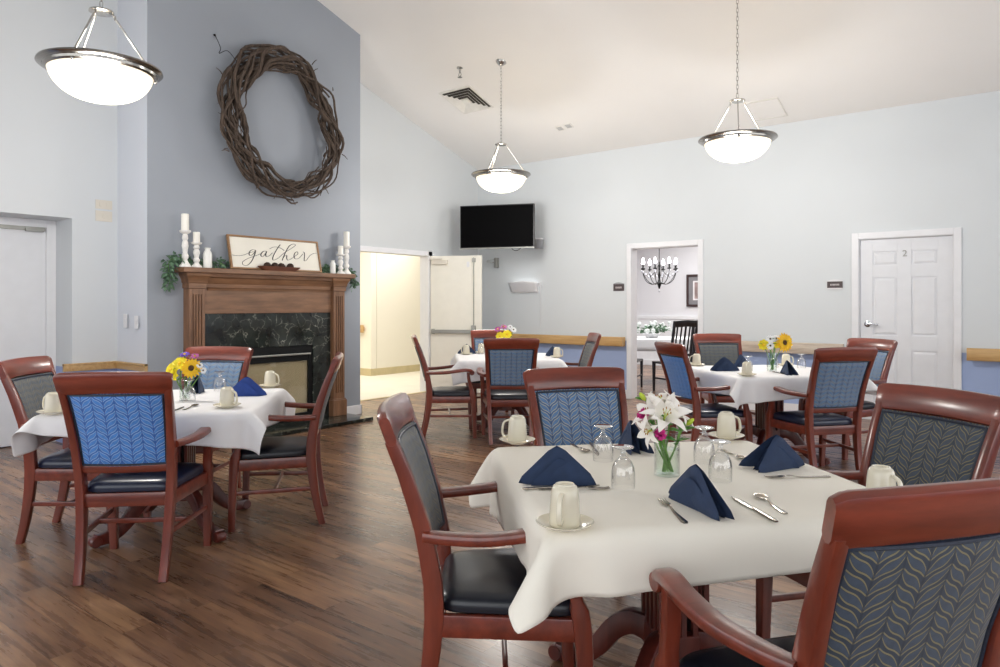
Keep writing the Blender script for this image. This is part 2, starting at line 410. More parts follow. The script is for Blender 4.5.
# private dining room behind the cased opening
b = MB(); b.box(-11.5, 0, 14.0, 14.1, 0, 2.8); b.box(0, .1, YB+.15, 14.1, 0, 2.8); b.box(-7.47, -7.37, YB+.15, 14.1, 0, 2.8); struct('wall_dining_room', b, M['lav_wall'], smooth=False)
b = MB(); b.box(-11.5, .1, YB+.15, 14.1, 2.8, 2.85); struct('ceiling_dining_room', b, M['ceiling'], smooth=False)
b = MB(); b.box(-7.37, 0, 13.96, 14.0, 0, .12); b.box(-7.37, 0, 13.965, 14.0, 1.0, 1.07); struct('trim_dining_room', b, M['white_trim'], bevel=.004)
b = MB(); b.box(-7.37, 0, 13.985, 14.0, .12, 1.0); struct('trim_wainscot', b, M['white_trim'], smooth=False)
# casings and baseboards
b = MB()
for x0, x1, zt2 in ((-4.57, -3.60, 2.085), (-1.715, -.795, 2.05)):
    b.box(x0-.065, x0+.005, YB-.02, YB+.002, 0, zt2+.065); b.box(x1-.005, x1+.065, YB-.02, YB+.002, 0, zt2+.065)
    b.box(x0+.005, x1-.005, YB-.02, YB+.002, zt2-.005, zt2+.065)
    b.box(x0-.002, x0+.012, YB, YB+.15, 0, zt2); b.box(x1-.012, x1+.002, YB, YB+.15, 0, zt2); b.box(x0+.012, x1-.012, YB, YB+.15, zt2-.012, zt2+.002)
struct('trim_back_doors', b, M['white_trim'], bevel=.004)
b = MB()
b.box(XL, -4.635, YB-.015, YB, 0, .12); b.box(-3.535, -1.78, YB-.015, YB, 0, .12); b.box(-.73, 3.2, YB-.015, YB, 0, .12)
struct('baseboard_back', b, M['white_trim'], bevel=.004)
b = MB(); b.box(XC, XC+.015, 3.06, 3.145, 0, .11); b.box(XC, XC+.015, 5.365, 5.615, 0, .11); b.box(XC-.5, XC+.015, 5.6, 5.615, 0, .11); b.box(XA, XC, 3.065, 3.08, 0, .11)
b.box(XA, XA+.015, 2.7, 3.065, 0, .11); struct('baseboard_chimney', b, M['white_trim'], bevel=.004)
# chair rail around the alcove corner
b = MB()
b.sweep([(XA+.014, 2.60, .725), (XA+.014, 3.066, .725)], (.036, .014), (0, 0, 1), .4)
b.sweep([(XA, 3.066, .725), (XC+.012, 3.066, .725)], (.036, .014), (0, 0, 1), .4)
b.sweep([(XA+.014, 2.60, .752), (XA+.014, 3.066, .752)], (.009, .020), (0, 0, 1), .4)
b.sweep([(XA, 3.060, .752), (XC+.012, 3.060, .752)], (.009, .020), (0, 0, 1), .4)
struct('trim_chair_rail', b, M['oak'])
# steel frame of the hall opening
b = MB()
b.box(XL-.16, XL+.02, 7.62, 7.70, 0, 2.10); b.box(XL-.16, XL+.02, 5.78, 5.84, 0, 2.10); b.box(XL-.16, XL+.02, 5.78, 7.70, 2.03, 2.10)
struct('trim_hall_opening', b, M['white_trim'], bevel=.004)
b = MB(); b.box(XL-.05, XL+.0, 5.5, 8.0, .001, .008); struct('trim_threshold', b, M['tan_base'], smooth=False)

# alcove door, set back in its recess
b = MB(); b.box(XA-.44, XA-.395, 1.50, 2.60, .01, 2.03)
d1 = b.build('door_1', M['white_door'], bevel=.003); d1['kind'] = 'structure'
b = MB(); b.box(XA-.44, XA-.37, 2.60, 2.68, 0, 2.1); b.box(XA-.44, XA-.37, 1.45, 2.60, 2.03, 2.1); b.build('door_frame', M['white_trim'], d1, bevel=.003)
b = MB(); b.box(XA-.394, XA-.37, 1.55, 2.59, 1.995, 2.03); b.box(XA-.37, XA-.34, 2.42, 2.57, 1.985, 2.01)
b.build('closer_arm', M['steel_bar'], d1, bevel=.002)

# six panel door
b = MB(); x0, x1, yf = -1.70, -.81, YB+.03
cols = [(-1.56, -1.335), (-1.20, -.955)]; rows = [(.20, .80), (.96, 1.61), (1.74, 1.90)]
cols = [(-1.575, -1.325), (-1.195, -.945)]
b.box(x0, x1, yf+.012, yf+.045, .008, 2.035)
xs = [x0, cols[0][0], cols[0][1], cols[1][0], cols[1][1], x1]
for i in (0, 2, 4): b.box(xs[i], xs[i+1], yf, yf+.012, .008, 2.035)
zs = [.008, rows[0][0], rows[0][1], rows[1][0], rows[1][1], rows[2][0], rows[2][1], 2.035]
for (ca, cb) in cols:
    for i in (0, 2, 4, 6): b.box(ca, cb, yf, yf+.012, zs[i], zs[i+1])
door2 = b.build('door_2', M['white_door'], bevel=.0015); door2['kind'] = 'structure'
for (ca, cb) in cols:
    for (za, zb) in rows:
        b = MB(); e = .012; k = .035
        v = [(ca+e, yf+.012, za+e), (cb-e, yf+.012, za+e), (cb-e, yf+.012, zb-e), (ca+e, yf+.012, zb-e),
             (ca+k, yf+.002, za+k), (cb-k, yf+.002, za+k), (cb-k, yf+.002, zb-k), (ca+k, yf+.002, zb-k)]
        b.add(v, [(0, 1, 5, 4), (1, 2, 6, 5), (2, 3, 7, 6), (3, 0, 4, 7), (4, 5, 6, 7)])
        b.build('panel', M['white_door'], door2, smooth=False)
b = MB(); b.lathe([(.001, 0), (.034, 0), (.034, .008), (.014, .014), (.012, .05), (.001, .05)], 20, mat=Matrix.Translation((-1.625, yf, 1.085)) @ Matrix.Rotation(PI/2, 4, 'X'))
b.sweep(catmull([(-1.625, yf-.045, 1.085), (-1.58, yf-.05, 1.088), (-1.51, yf-.048, 1.08)], 4), (.006, .010), (0, 1, 0), .5)
b.build('door_handle', M['chrome'], door2)
fc = bpy.data.curves.new('door_number', 'FONT'); fc.body = '2'; fc.size = .10; fc.extrude = .004; fc.align_x = 'CENTER'; fc.materials.append(M['steel_bar'])
fo = bpy.data.objects.new('door_number', fc); COL.objects.link(fo); fo.parent = door2; fo.location = (-1.257, yf-.004, 1.835); fo.rotation_euler = (PI/2, 0, 0)

# hall door leaf, standing open into the room
hx, hy = XL+.03, 7.66; ang = math.atan2(.345, .715)
d3 = MB(); d3.box(0, .785, -.022, .022, .01, 2.03); d3 = d3.build('door_3', M['cream_door'], bevel=.003, loc=(hx, hy, 0), rot=(0, 0, ang)); d3['kind'] = 'structure'
b = MB(); b.box(.02, .66, -.075, -.05, .88, .935); b.box(.02, .07, -.05, -.022, .87, .945); b.build('panic_bar', M['steel_bar'], d3, bevel=.006)
b = MB(); b.box(.64, .70, -.085, -.022, .80, 1.0); b.build('latch_box', M['steel_bar'], d3, bevel=.008)
b = MB(); b.tube([(.672, -.045, .06), (.672, -.045, 2.0)], .008); b.box(.65, .695, -.06, -.022, 1.93, 1.99); b.box(.65, .695, -.06, -.022, .03, .09); b.build('latch_rod', M['steel_bar'], d3)
b = MB(); b.box(.03, .27, -.07, -.022, 1.90, 1.97); b.box(.0, .2, -.085, -.07, 1.975, 1.99); b.build('door_closer', M['beige_plastic'], d3, bevel=.006)
b = MB(); b.box(.56, .60, -.026, -.022, 1.86, 1.94); b.build('door_label', M['white_plastic'], d3, bevel=.001)
# magnetic hold-open on the back wall
t = thing('door_holder_mount', 'small grey metal door holder with arm on the wall below the television', 'door holder', (-6.93, YB, 1.97))
b = MB(); b.box(-.03, .03, -.06, 0, -.08, .08); b.build('plate', M['steel_bar'], t, bevel=.006)
b = MB(); b.tube([(0, -.05, .0), (-.06, -.2, .01)], .008); b.tube([(0, -.05, .05), (-.05, -.2, .03)], .004); b.build('arm', M['nickel'], t)

# handrails
def handrail(label, x0, x1, mat):
    t = thing('handrail', label, 'handrail', ((x0+x1)/2, YB, .79)); h = (x1-x0)/2
    b = MB(); b.sweep([(-h, -.075, 0), (h, -.075, 0)], (.065, .017), (0, 0, 1), .5); b.build('rail', mat, t)
    n = max(2, int((x1-x0)/.8)+1)
    for i in range(n):
        x = -h+.12+(2*h-.24)*i/(n-1); b = MB(); b.sweep([(x, -.06, 0), (x, 0, 0)], (.035, .022), (0, 0, 1), .4); b.build('bracket', M['oak'], t)
    b = MB(); b.sweep([(h-.02, -.09, 0), (h-.02, 0, 0)], (.064, .016), (0, 0, 1), .4); b.build('return_end', mat, t)
handrail('honey oak handrail on the back wall below the white wall lamp', -6.9, -4.66, M['oak'])
handrail('pale worn wooden handrail between the cased opening and the panelled door', -3.42, -1.86, M['pale_oak'])
handrail('short end of honey oak handrail to the right of the panelled door', -.68, 1.6, M['oak'])
t = thing('handrail', 'orange oak handrail end on the cream hall wall beside the fireplace', 'handrail', (-10.1, 8.7, .86))
b = MB(); b.sweep([(-.8, -.07, 0), (.16, -.07, 0)], (.07, .018), (0, 0, 1), .5); b.build('rail', M['oak'], t)
b = MB(); b.sweep([(.1, -.06, 0), (.1, 0, 0)], (.04, .02), (0, 0, 1), .4); b.build('bracket', M['oak'], t)

# ------------------------------------------------------------------ wall fittings
def plaque(label, x, z, w, h, caps):
    t = thing('wall_sign', label, 'sign', (x, YB, z))
    b = MB(); b.box(-w/2, w/2, -.012, 0, -h/2, h/2); b.build('plate', M['plaque'], t, bevel=.002)
    b = MB(); n = 7
    for i in range(n):
        xx = -w*.26+i*w*.52/(n-1); hh = h*.13
        b.box(xx-w*.028, xx+w*.028, -.0135, -.012, -hh, hh)
    b.build('lettering', M['plaque_text'], t, smooth=False)
    b = MB(); m = 10
    top = [(-w/2+w*i/m, h/2+(.006+.018*math.sin(PI*i/m))) for i in range(m+1)]
    pts = [(-w/2, h/2)]+top+[(w/2, h/2)]
    vs = [(p[0], -.016, p[1]) for p in pts]+[(p[0], 0, p[1]) for p in pts]; k = len(pts)
    b.add(vs, [tuple(range(k)), tuple(reversed(range(k, 2*k)))]+[(i, i+k, (i+1) % k+k, (i+1) % k) for i in range(k)])
    if caps: b.box(-w/2, w/2, -.016, 0, -h/2-.014, -h/2)
    b.build('end_cap', M['white_plastic'] if caps else M['grey_plastic'], t, smooth=False)
plaque('brown room sign with white end caps left of the panelled door', -1.96, 1.535, .165, .075, True)
plaque('small brown room sign left of the cased opening to the dining room', -4.762, 1.545, .165, .095, False)

t = thing('wall_lamp', 'white wedge shaped wall fixture with a thin cord under the television', 'wall lamp', (-6.38, YB, 1.58))
b = MB(); m = 12
def shell(u, v):
    x = (-.27+.54*u); bow = math.sin(PI*u)
    return (x*(1-.08*(1-v)), -.03-.10*v*(.55+.45*bow), -.085+.15*v+.02*v*bow)
b.grid(m, 6, shell)
b.box(-.25, .25, -.035, 0, -.085, .05)
b.build('shade', M['white_plastic'], t, solid=.006)
b = MB(); b.box(-.22, .22, -.075, -.035, .035, .072); b.build('tube_light', emis('tube_light', (255, 255, 255), 1.2), t, bevel=.004)
b = MB(); b.tube([(.29, -.006, .02), (.292, -.006, -.3), (.29, -.006, -.62)], .004); b.box(.272, .308, -.02, 0, 0, .06); b.build('cord', M['white_plastic'], t)
t = thing('wall_speaker', 'small grey and white speaker on the wall right of the television', 'speaker', (-6.07, YB, 2.225))
b = MB(); b.lathe([(.001, -.075), (.06, -.075), (.072, -.05), (.075, .06), (.001, .06)], 20, c=(0, -.09, 0)); b.build('speaker_body', M['grey_plastic'], t)
b = MB(); b.lathe([(.001, .06), (.077, .06), (.074, .08), (.001, .085)], 20, c=(0, -.09, 0)); b.box(-.02, .02, -.03, 0, -.03, .03); b.build('top_cap', M['white_plastic'], t)

# television on a corner mount
tc = Vector((-6.285, 7.97, 2.43)); tv_rz = math.atan2(.43, 1.04)
t = thing('television', 'flat black television hanging in the corner beside the open cream door', 'television', tc, tv_rz)
b = MB(); W2, H2 = .555, .315
b.box(-W2, W2, -.02, .035, -H2, H2); b.build('casing', M['tv_bezel'], t, bevel=.006)
b = MB(); b.box(-W2+.014, W2-.014, -.0225, -.0205, -H2+.022, H2-.014); b.build('screen', M['tv_black'], t)
b = MB(); b.box(-W2, W2, -.024, -.02, -H2, -H2+.012); b.box(-.02, .02, -.027, -.024, -H2, -H2+.012); b.build('lower_trim', M['steel_bar'], t)
b = MB(); b.box(-.15, .15, .035, .06, -.15, .15); b.tube([(0, .05, 0), (-.15, .42, 0)], .02); b.tube([(-.15, .42, 0), (-.36, .86, 0)], .02)
b.build('wall_mount', M['black_metal'], t, bevel=.002)
b = MB(); b.tube(catmull([(.2, .03, -.3), (.24, .03, -.34), (.3, .03, -.345), (.36, .03, -.30)], 5), .004); b.build('cable', M['black_metal'], t)

# beige wall boxes and switch plates
def plates(name, label, cat, loc, rz, w, h, toggles, mat):
    t = thing(name, label, cat, loc, rz)
    b = MB(); b.box(-w/2, w/2, -.006, 0, -h/2, h/2); b.build('plate', mat, t, bevel=.002)
    for i in range(toggles):
        x = (i-(toggles-1)/2)*w/max(toggles, 1)*.8
        b = MB(); b.box(x-.012, x+.012, -.011, -.006, -.022, .022); b.build('button', mat, t, bevel=.002)
plates('wall_box', 'upper of two beige wall boxes above the alcove chair rail', 'wall box', (XA, 2.955, 2.255), PI/2, .15, .085, 2, M['beige_plastic'])  # plain beige box of unknown use, not known to be a switch
plates('wall_box', 'lower of two beige wall boxes above the alcove chair rail', 'wall box', (XA, 2.955, 2.145), PI/2, .15, .10, 1, M['beige_plastic'])
plates('light_switch', 'higher white switch plate on the chimney return wall', 'light switch', (-6.88, 3.059, 1.15), 0, .07, .13, 1, M['white_plastic'])
plates('light_switch', 'lower white switch plate on the chimney return wall nearer the mantel', 'light switch', (-6.66, 3.059, 1.14), 0, .07, .12, 1, M['white_plastic'])

# ceiling fittings (local z along the ceiling normal)
SL = math.atan(-.325)
def on_ceiling(o, x, y): o.location = (x, y, zc(y)); o.rotation_euler = (SL, 0, 0)
t = thing('air_vent', 'square white louvred air vent in the sloping ceiling', 'air vent'); on_ceiling(t, -6.13, 7.12)
b = MB(); s = .27
b.box(-s, s, -s, -s+.03, -.012, .0); b.box(-s, s, s-.03, s, -.012, 0); b.box(-s, -s+.03, -s+.03, s-.03, -.012, 0); b.box(s-.03, s, -s+.03, s-.03, -.012, 0)
b.build('frame', M['vent'], t, bevel=.002)
b = MB(); b.box(-s+.03, s-.03, -s+.03, s-.03, -.003, -.001); b.build('duct_opening', M['vent_dark'], t, smooth=False)
for k in range(4):
    a = .225-.05*k; c_ = a-.032; z0, z1 = -.034, -.006
    b = MB(); v = [(-a, -a, z0), (a, -a, z0), (a, a, z0), (-a, a, z0), (-c_, -c_, z1), (c_, -c_, z1), (c_, c_, z1), (-c_, c_, z1)]
    b.add(v, [(0, 1, 5, 4), (1, 2, 6, 5), (2, 3, 7, 6), (3, 0, 4, 7)]); b.build('louvre', M['vent'], t, smooth=False, solid=.003)
b = MB(); b.box(-.05, .05, -.05, .05, -.036, -.006); b.build('centre_plate', M['vent'], t, bevel=.003)
t = thing('access_panel', 'flat white access panel in the ceiling behind the right pendant lamp', 'access panel'); on_ceiling(t, -2.64, 8.45)
b = MB()
b.box(-.19, .19, -.19, .19, -.008, 0); b.build('panel', M['ceiling'], t, bevel=.002)
b = MB(); 
for q in ((-.2, .2, -.2, -.185), (-.2, .2, .185, .2), (-.2, -.185, -.2, .2), (.185, .2, -.2, .2)): b.box(*q, -.014, 0)
b.build('frame', M['vent'], t, bevel=.002)
for i, (x, y, lb) in enumerate(((-5.28, 8.09, 'left of two small square ceiling plates near the middle pendant lamp'), (-5.13, 8.07, 'right of two small square ceiling plates near the middle pendant lamp'))):
    t = thing('ceiling_plate', lb, 'ceiling plate'); on_ceiling(t, x, y)
    b = MB(); b.box(-.055, .055, -.055, .055, -.01, 0); b.build('plate', M['vent'], t, bevel=.003)
    b = MB()
    for k in range(4): b.box(-.04, .04, -.036+k*.02, -.026+k*.02, -.0115, -.010)
    b.build('slot', M['grey_plastic'], t, smooth=False)
t = thing('sprinkler_head', 'small chrome sprinkler head in the ceiling beside the air vent', 'sprinkler', (-5.74, 6.54, zc(6.54)))
b = MB(); b.lathe([(.001, .02), (.04, .02), (.04, -.004), (.014, -.012), (.012, -.06), (.001, -.06)], 16); b.build('body', M['nickel'], t)
b = MB(); b.tube([(-.012, 0, -.06), (-.022, 0, -.085), (0, 0, -.11)], .004, 6); b.tube([(.012, 0, -.06), (.022, 0, -.085), (0, 0, -.11)], .004, 6); b.lathe([(.001, -.112), (.03, -.112), (.03, -.115), (.001, -.115)], 12); b.build('deflector', M['nickel_dark'], t)

# ------------------------------------------------------------------ pendant lamps
def pendant(label, x, y, zr=2.85, rz=.4):
    t = thing('pendant_lamp', label, 'pendant lamp', (x, y, zr), rz, 'glass bowl pendant lamps')
    Rr = .355
    b = MB(); b.lathe([(.290, -.030), (.300, -.034), (.318, -.026), (.322, -.012), (.345, -.006), (.356, .002), (.353, .012), (.330, .012), (.300, .004), (.288, -.006), (.290, -.030)], 64)
    b.build('rim', M['nickel_dark'], t)
    b = MB(); prof = [(.298*math.sin(a)**.82 if a > 0 else .001, -.018-.185*math.cos(a)**1.1 if a < PI/2 else -.018) for a in [PI/2*i/14 for i in range(15)]]
    b.lathe(prof, 56); b.build('glass_bowl', M['bowl'], t)
    for k in range(3):
        a = 2*PI*k/3+.3; c, s_ = math.cos(a), math.sin(a)
        b = MB(); b.tube([(.065*c, .065*s_, .355), (.30*c, .30*s_, .01)], .006, 8); b.ball((.31*c, .31*s_, -.035), .012, 8, 6); b.torus((.075*c, .075*s_, .34), .014, .003, 10, 6, axis='x')
        b.build('rod', M['nickel'], t)
    b = MB(); b.lathe([(.001, .395), (.018, .39), (.03, .378), (.07, .37), (.072, .36), (.05, .352), (.001, .352)], 28); b.build('hub', M['nickel'], t)
    b = MB(); top = zc(y)-zr; z = .395; k = 0; L = .04
    while z < top-.03:
        n = 12; rot = Matrix.Rotation((k % 2)*PI/2, 4, 'Z'); ring = []
        pts = [(.0095*math.cos(2*PI*i/n), 0, .0255*math.sin(2*PI*i/n)) for i in range(n+1)]
        b.tube(pts, .0026, 5, cap=False, mat=Matrix.Translation((0, 0, z+.02)) @ rot); z += L; k += 1
    b.build('chain', M['nickel'], t)
    b = MB(); b.lathe([(.001, -.05), (.02, -.045), (.05, -.02), (.066, 0), (.066, .012), (.001, .012)], 24, mat=Matrix.Translation((0, 0, top)) @ Matrix.Rotation(-rz, 4, 'Z') @ Matrix.Rotation(SL, 4, 'X')); b.build('ceiling_canopy', M['nickel'], t)
    l = bpy.data.lights.new('pendant_bulb', 'POINT'); l.energy = 10; l.color = (1, .95, .88); l.shadow_soft_size = .12
    lo = bpy.data.objects.new('pendant_bulb', l); COL.objects.link(lo); lo.parent = t; lo.location = (0, 0, .12)
    l = bpy.data.lights.new('pendant_fill', 'POINT'); l.energy = 62; l.color = (1, .97, .93); l.shadow_soft_size = .2  # unseen fill light added under the bowl to brighten the room evenly
    lo = bpy.data.objects.new('pendant_fill', l); COL.objects.link(lo); lo.parent = t; lo.location = (0, 0, -.40)
    return t
pendant('large pendant lamp hanging left of the vine wreath, nearest the camera', -4.755, 1.965, 2.80, .9)
pendant('smallest looking pendant lamp, hanging in front of the television', -5.16, 6.62, 2.85, .35)
pendant('pendant lamp hanging in front of the square ceiling access panel', -2.31, 6.57, 2.85, .6)

# ------------------------------------------------------------------ fireplace
fp = thing('fireplace', 'brown wooden fireplace mantel with black marble surround on the grey chimney', 'fireplace', (XC, 4.24, 0))
fx = lambda X: X-XC
Y0 = lambda Y: Y-4.24
def mould(name, prof, ya, yb, mat, ret=True):
    """moulding with profile [(dx, z)] running along y, with mitred returns to the wall"""
    b = MB(); rings = []
    pa = [(0.002, ya, z) for dx, z in prof]
    rings = [[(0.0, ya-dx*0+0, z) for dx, z in prof]]
    ringA = [(.0, Y0(ya)+(.0-(dx-prof[0][0])) , z) for dx, z in prof]
    ringB = [(dx, Y0(ya)-(dx-prof[0][0]), z) for dx, z in prof]
    ringC = [(dx, Y0(yb)+(dx-prof[0][0]), z) for dx, z in prof]
    ringD = [(.0, Y0(yb)+(dx-prof[0][0]), z) for dx, z in prof]
    n = len(prof); vs = ringA+ringB+ringC+ringD; fs = []
    for k in range(3):
        for j in range(n-1): fs.append((k*n+j, k*n+j+1, (k+1)*n+j+1, (k+1)*n+j))
    for j in (0, n-1): fs.append((j, n+j, 2*n+j, 3*n+j))
    b.add(vs, fs); return b.build(name, mat, fp, angle=25)
# pilasters with flutes
for (ya, yb) in ((3.42, 3.575), (5.115, 5.27)):
    b = MB(); X1 = fx(-6.385)
    b.box(0, X1-.012, Y0(ya), Y0(yb), .22, 1.46)
    w = (yb-ya); n = 4; fl_w = .011; m_ = .03
    edges = [0, m_]
    gap = (w-2*m_-n*fl_w)/(n-1)
    y = m_
    b.box(X1-.012, X1, Y0(ya), Y0(ya)+m_, .22, 1.46)
    for i in range(n):
        y0_ = ya+m_+i*(fl_w+gap)
        if i < n-1: b.box(X1-.012, X1, Y0(y0_+fl_w), Y0(y0_+fl_w+gap), .30, 1.40)
    b.box(X1-.012, X1, Y0(yb)-m_, Y0(yb), .22, 1.46); b.box(X1-.012, X1, Y0(ya)+m_, Y0(yb)-m_, .22, .30); b.box(X1-.012, X1, Y0(ya)+m_, Y0(yb)-m_, 1.40, 1.46)
    b.build('pilaster', M['mantel_z'], fp, bevel=.002)
    b = MB(); b.box(0, X1+.02, Y0(ya-.02), Y0(yb+.02), .04, .22); b.box(0, X1+.012, Y0(ya-.012), Y0(yb+.012), .22, .235); b.build('plinth', M['mantel_z'], fp, bevel=.006)
    mould('capital', [(X1, 1.455), (X1+.010, 1.46), (X1+.011, 1.505), (X1+.018, 1.512), (X1+.022, 1.54), (X1+.038, 1.572), (X1+.044, 1.578), (X1+.048, 1.605)], ya, yb, M['mantel'])
b = MB(); b.box(0, fx(-6.425), Y0(3.575), Y0(5.115), 1.215, 1.47); b.build('frieze', M['mantel'], fp, bevel=.003)
mould('crown_moulding', [(fx(-6.42), 1.44), (fx(-6.415), 1.462), (fx(-6.405), 1.47), (fx(-6.402), 1.505), (fx(-6.39), 1.52), (fx(-6.375), 1.56), (fx(-6.36), 1.572), (fx(-6.355), 1.605)], 3.62, 5.07, M['mantel'])
b = MB(); b.box(0, fx(-6.315), Y0(3.33), Y0(5.375), 1.605, 1.655); b.build('mantel_shelf', M['mantel'], fp, bevel=.008)
b = MB(); xm = fx(-6.445); b.box(0, xm, Y0(3.575), Y0(3.81), .04, 1.215); b.box(0, xm, Y0(4.88), Y0(5.115), .04, 1.215); b.box(0, xm, Y0(3.81), Y0(4.88), .86, 1.215)
b.build('marble_surround', M['marble'], fp, bevel=.002)
b = MB(); b.box(0, fx(-6.46), Y0(3.81), Y0(4.88), .77, .86); b.box(0, fx(-6.46), Y0(3.81), Y0(3.85), .04, .77); b.box(0, fx(-6.46), Y0(4.83), Y0(4.88), .04, .77); b.box(0, fx(-6.455), Y0(3.85), Y0(4.83), .04, .12)
b.build('firebox_frame', M['black_metal'], fp, bevel=.003)
b = MB(); b.sweep([(fx(-6.445), Y0(3.84), .765), (fx(-6.445), Y0(4.84), .765)], (.010, .010), (0, 0, 1), .5); b.build('grille_bar', M['steel_bar'], fp)
b = MB(); b.box(.0, fx(-6.465), Y0(3.85), Y0(4.83), .69, .755); b.build('hood', M['black_metal'], fp, bevel=.004)
b = MB(); b.box(.001, fx(-6.49), Y0(3.85), Y0(4.83), .12, .69); b.build('fire_reflection_panel', M['fire_reflection'], fp)  # firebox back, with the glass reflection put into its colour
b = MB(); b.box(fx(-6.480), fx(-6.477), Y0(3.85), Y0(4.83), .12, .69); b.build('fire_glass', thin_glass('fire_glass', (244, 242, 236), extra=.08), fp)
b = MB(); b.box(0, fx(-6.0), Y0(3.15), Y0(5.36), 0, .04); b.build('hearth_slab', M['marble'], fp, bevel=.003)

# ------------------------------------------------------------------ mantel decorations
ZM = 1.6555
def candlestick(label, y, h, hc, rc, x=-6.40):
    t = thing('candlestick', label, 'candlestick', (x, y, ZM), 0, 'white candlesticks on the mantel')
    k = h
    b = MB(); prof = [(.001, 0), (.052, 0), (.052, .012), (.040, .03), (.024, .055), (.020, .07), (.030, .09), (.031, .11), (.020, .135), (.024, .17), (.031, .20), (.026, .235), (.019, .25), (.028, .27), (.024, .30), (.018, .31), (.045, .325), (.050, .335), (.050, .345), (.001, .345)]
    b.lathe([(r, z/.345*k) for r, z in prof], 24); b.build('holder', M['white_wood'], t)
    c = thing('pillar_candle', label.replace('candlestick', 'candlestick top candle').replace('white', 'plain white', 1), 'candle', (x, y, ZM+k+.0005), 0, 'white pillar candles on the mantel')
    b = MB(); b.lathe([(.001, 0), (rc, 0), (rc, hc-.004), (rc-.004, hc), (rc-.008, hc-.004), (.001, hc-.006)], 24); b.build('wax', M['candle'], c)
    b = MB(); b.tube([(0, 0, hc-.006), (.001, 0, hc+.008)], .0015, 5); b.build('wick', M['ink'], c)
candlestick('tall turned white candlestick at the left end of the mantel', 3.385, .345, .155, .034)
candlestick('short turned white candlestick beside the left milk bottle', 3.497, .24, .098, .031)
candlestick('tall turned white candlestick at the right end of the mantel', 5.31, .325, .165, .034)
candlestick('short turned white candlestick beside the right milk bottle', 5.223, .225, .095, .030)
def bottle(label, y, s):
    t = thing('white_bottle', label, 'bottle', (-6.40, y, ZM), 0, 'white bottles on the mantel')
    b = MB(); b.lathe([(r*s, z*s) for r, z in [(.001, 0), (.038, 0), (.040, .01), (.040, .125), (.034, .15), (.024, .165), (.024, .178), (.028, .182), (.028, .188), (.018, .19), (.016, .16), (.001, .16)]], 28); b.build('body', M['ceramic'], t)
bottle('white milk bottle left of the framed sign on the mantel', 3.608, 1.03)
bottle('white milk bottle right of the framed sign on the mantel', 5.112, .80)

# framed sign leaning on the chimney
SW, SH = 1.10, .355
t = thing('framed_sign', 'long wooden framed sign with gather in black script on the mantel', 'sign', (-6.395, 4.40, ZM+.004), 0)
lean = Matrix.Rotation(R(-13), 4, 'Y')
def slab(b, y0, y1, z0, z1, x0, x1): b.box(x0, x1, y0, y1, z0, z1, mat=lean)
for q in ((-SW/2, SW/2, 0, .018), (-SW/2, SW/2, SH-.018, SH), (-SW/2, -SW/2+.018, .018, SH-.018), (SW/2-.018, SW/2, .018, SH-.018)):
    b = MB(); slab(b, q[0], q[1], q[2], q[3], -.012, .016); b.build('frame', M['sign_frame'], t, bevel=.002)
b = MB(); slab(b, -SW/2+.018, SW/2-.018, .018, SH-.018, -.008, .002); b.build('face', M['sign_face'], t, smooth=False)
strokes = [
 [(105, 238), (150, 245), (200, 238), (245, 218), (285, 205)],
 [(300, 192), (275, 188), (250, 208), (247, 235), (262, 242), (285, 222), (303, 190)],
 [(303, 190), (292, 235), (262, 300), (225, 334), (192, 328), (192, 300), (235, 270), (300, 245), (345, 225)],
 [(398, 200), (370, 203), (348, 228), (352, 250), (372, 245), (400, 202)],
 [(400, 202), (390, 232), (396, 252), (425, 240), (450, 215)],
 [(525, 138), (490, 185), (455, 250), (452, 282), (475, 280), (505, 262)],
 [(425, 178), (470, 160), (520, 168), (560, 195)],
 [(505, 262), (560, 215), (640, 165), (668, 142), (648, 132), (610, 150), (570, 210), (535, 288)],
 [(540, 275), (562, 243), (580, 240), (578, 265), (588, 285), (620, 272), (650, 250)],
 [(650, 250), (685, 228), (682, 205), (660, 215), (648, 245), (660, 272), (695, 265), (735, 225)],
 [(735, 205), (748, 212), (750, 240), (745, 290), (768, 282), (805, 240), (840, 222), (872, 218)],
]
b = MB()
for st in strokes:
    pts = []
    for (x, y) in st:
        u = (x-80-25*((y-62)/290))/787; v = (y-62-63*u)/(288-25*u)
        u = .5+(u-.5)*1.0
        pts.append((0, (u-.5)*(SW-.036), SH-.018-v*(SH-.036)))
    P = catmull(pts, 6); L, Rr = [], []
    for i, p in enumerate(P):
        tg = (P[min(i+1, len(P)-1)]-P[max(i-1, 0)]).normalized(); nrm = Vector((0, -tg.z, tg.y))
        w = .0016+.0042*abs(tg.z)**1.5*(1 if tg.z < 0 else .45)
        L.append(lean @ (Vector((.0035, p.y, p.z))+nrm*w)); Rr.append(lean @ (Vector((.0035, p.y, p.z))-nrm*w))
    n = len(P); b.add([*L, *Rr], [(i, i+1, n+i+1, n+i) for i in range(n-1)])
b.build('lettering', M['ink'], t, smooth=False, solid=.001)

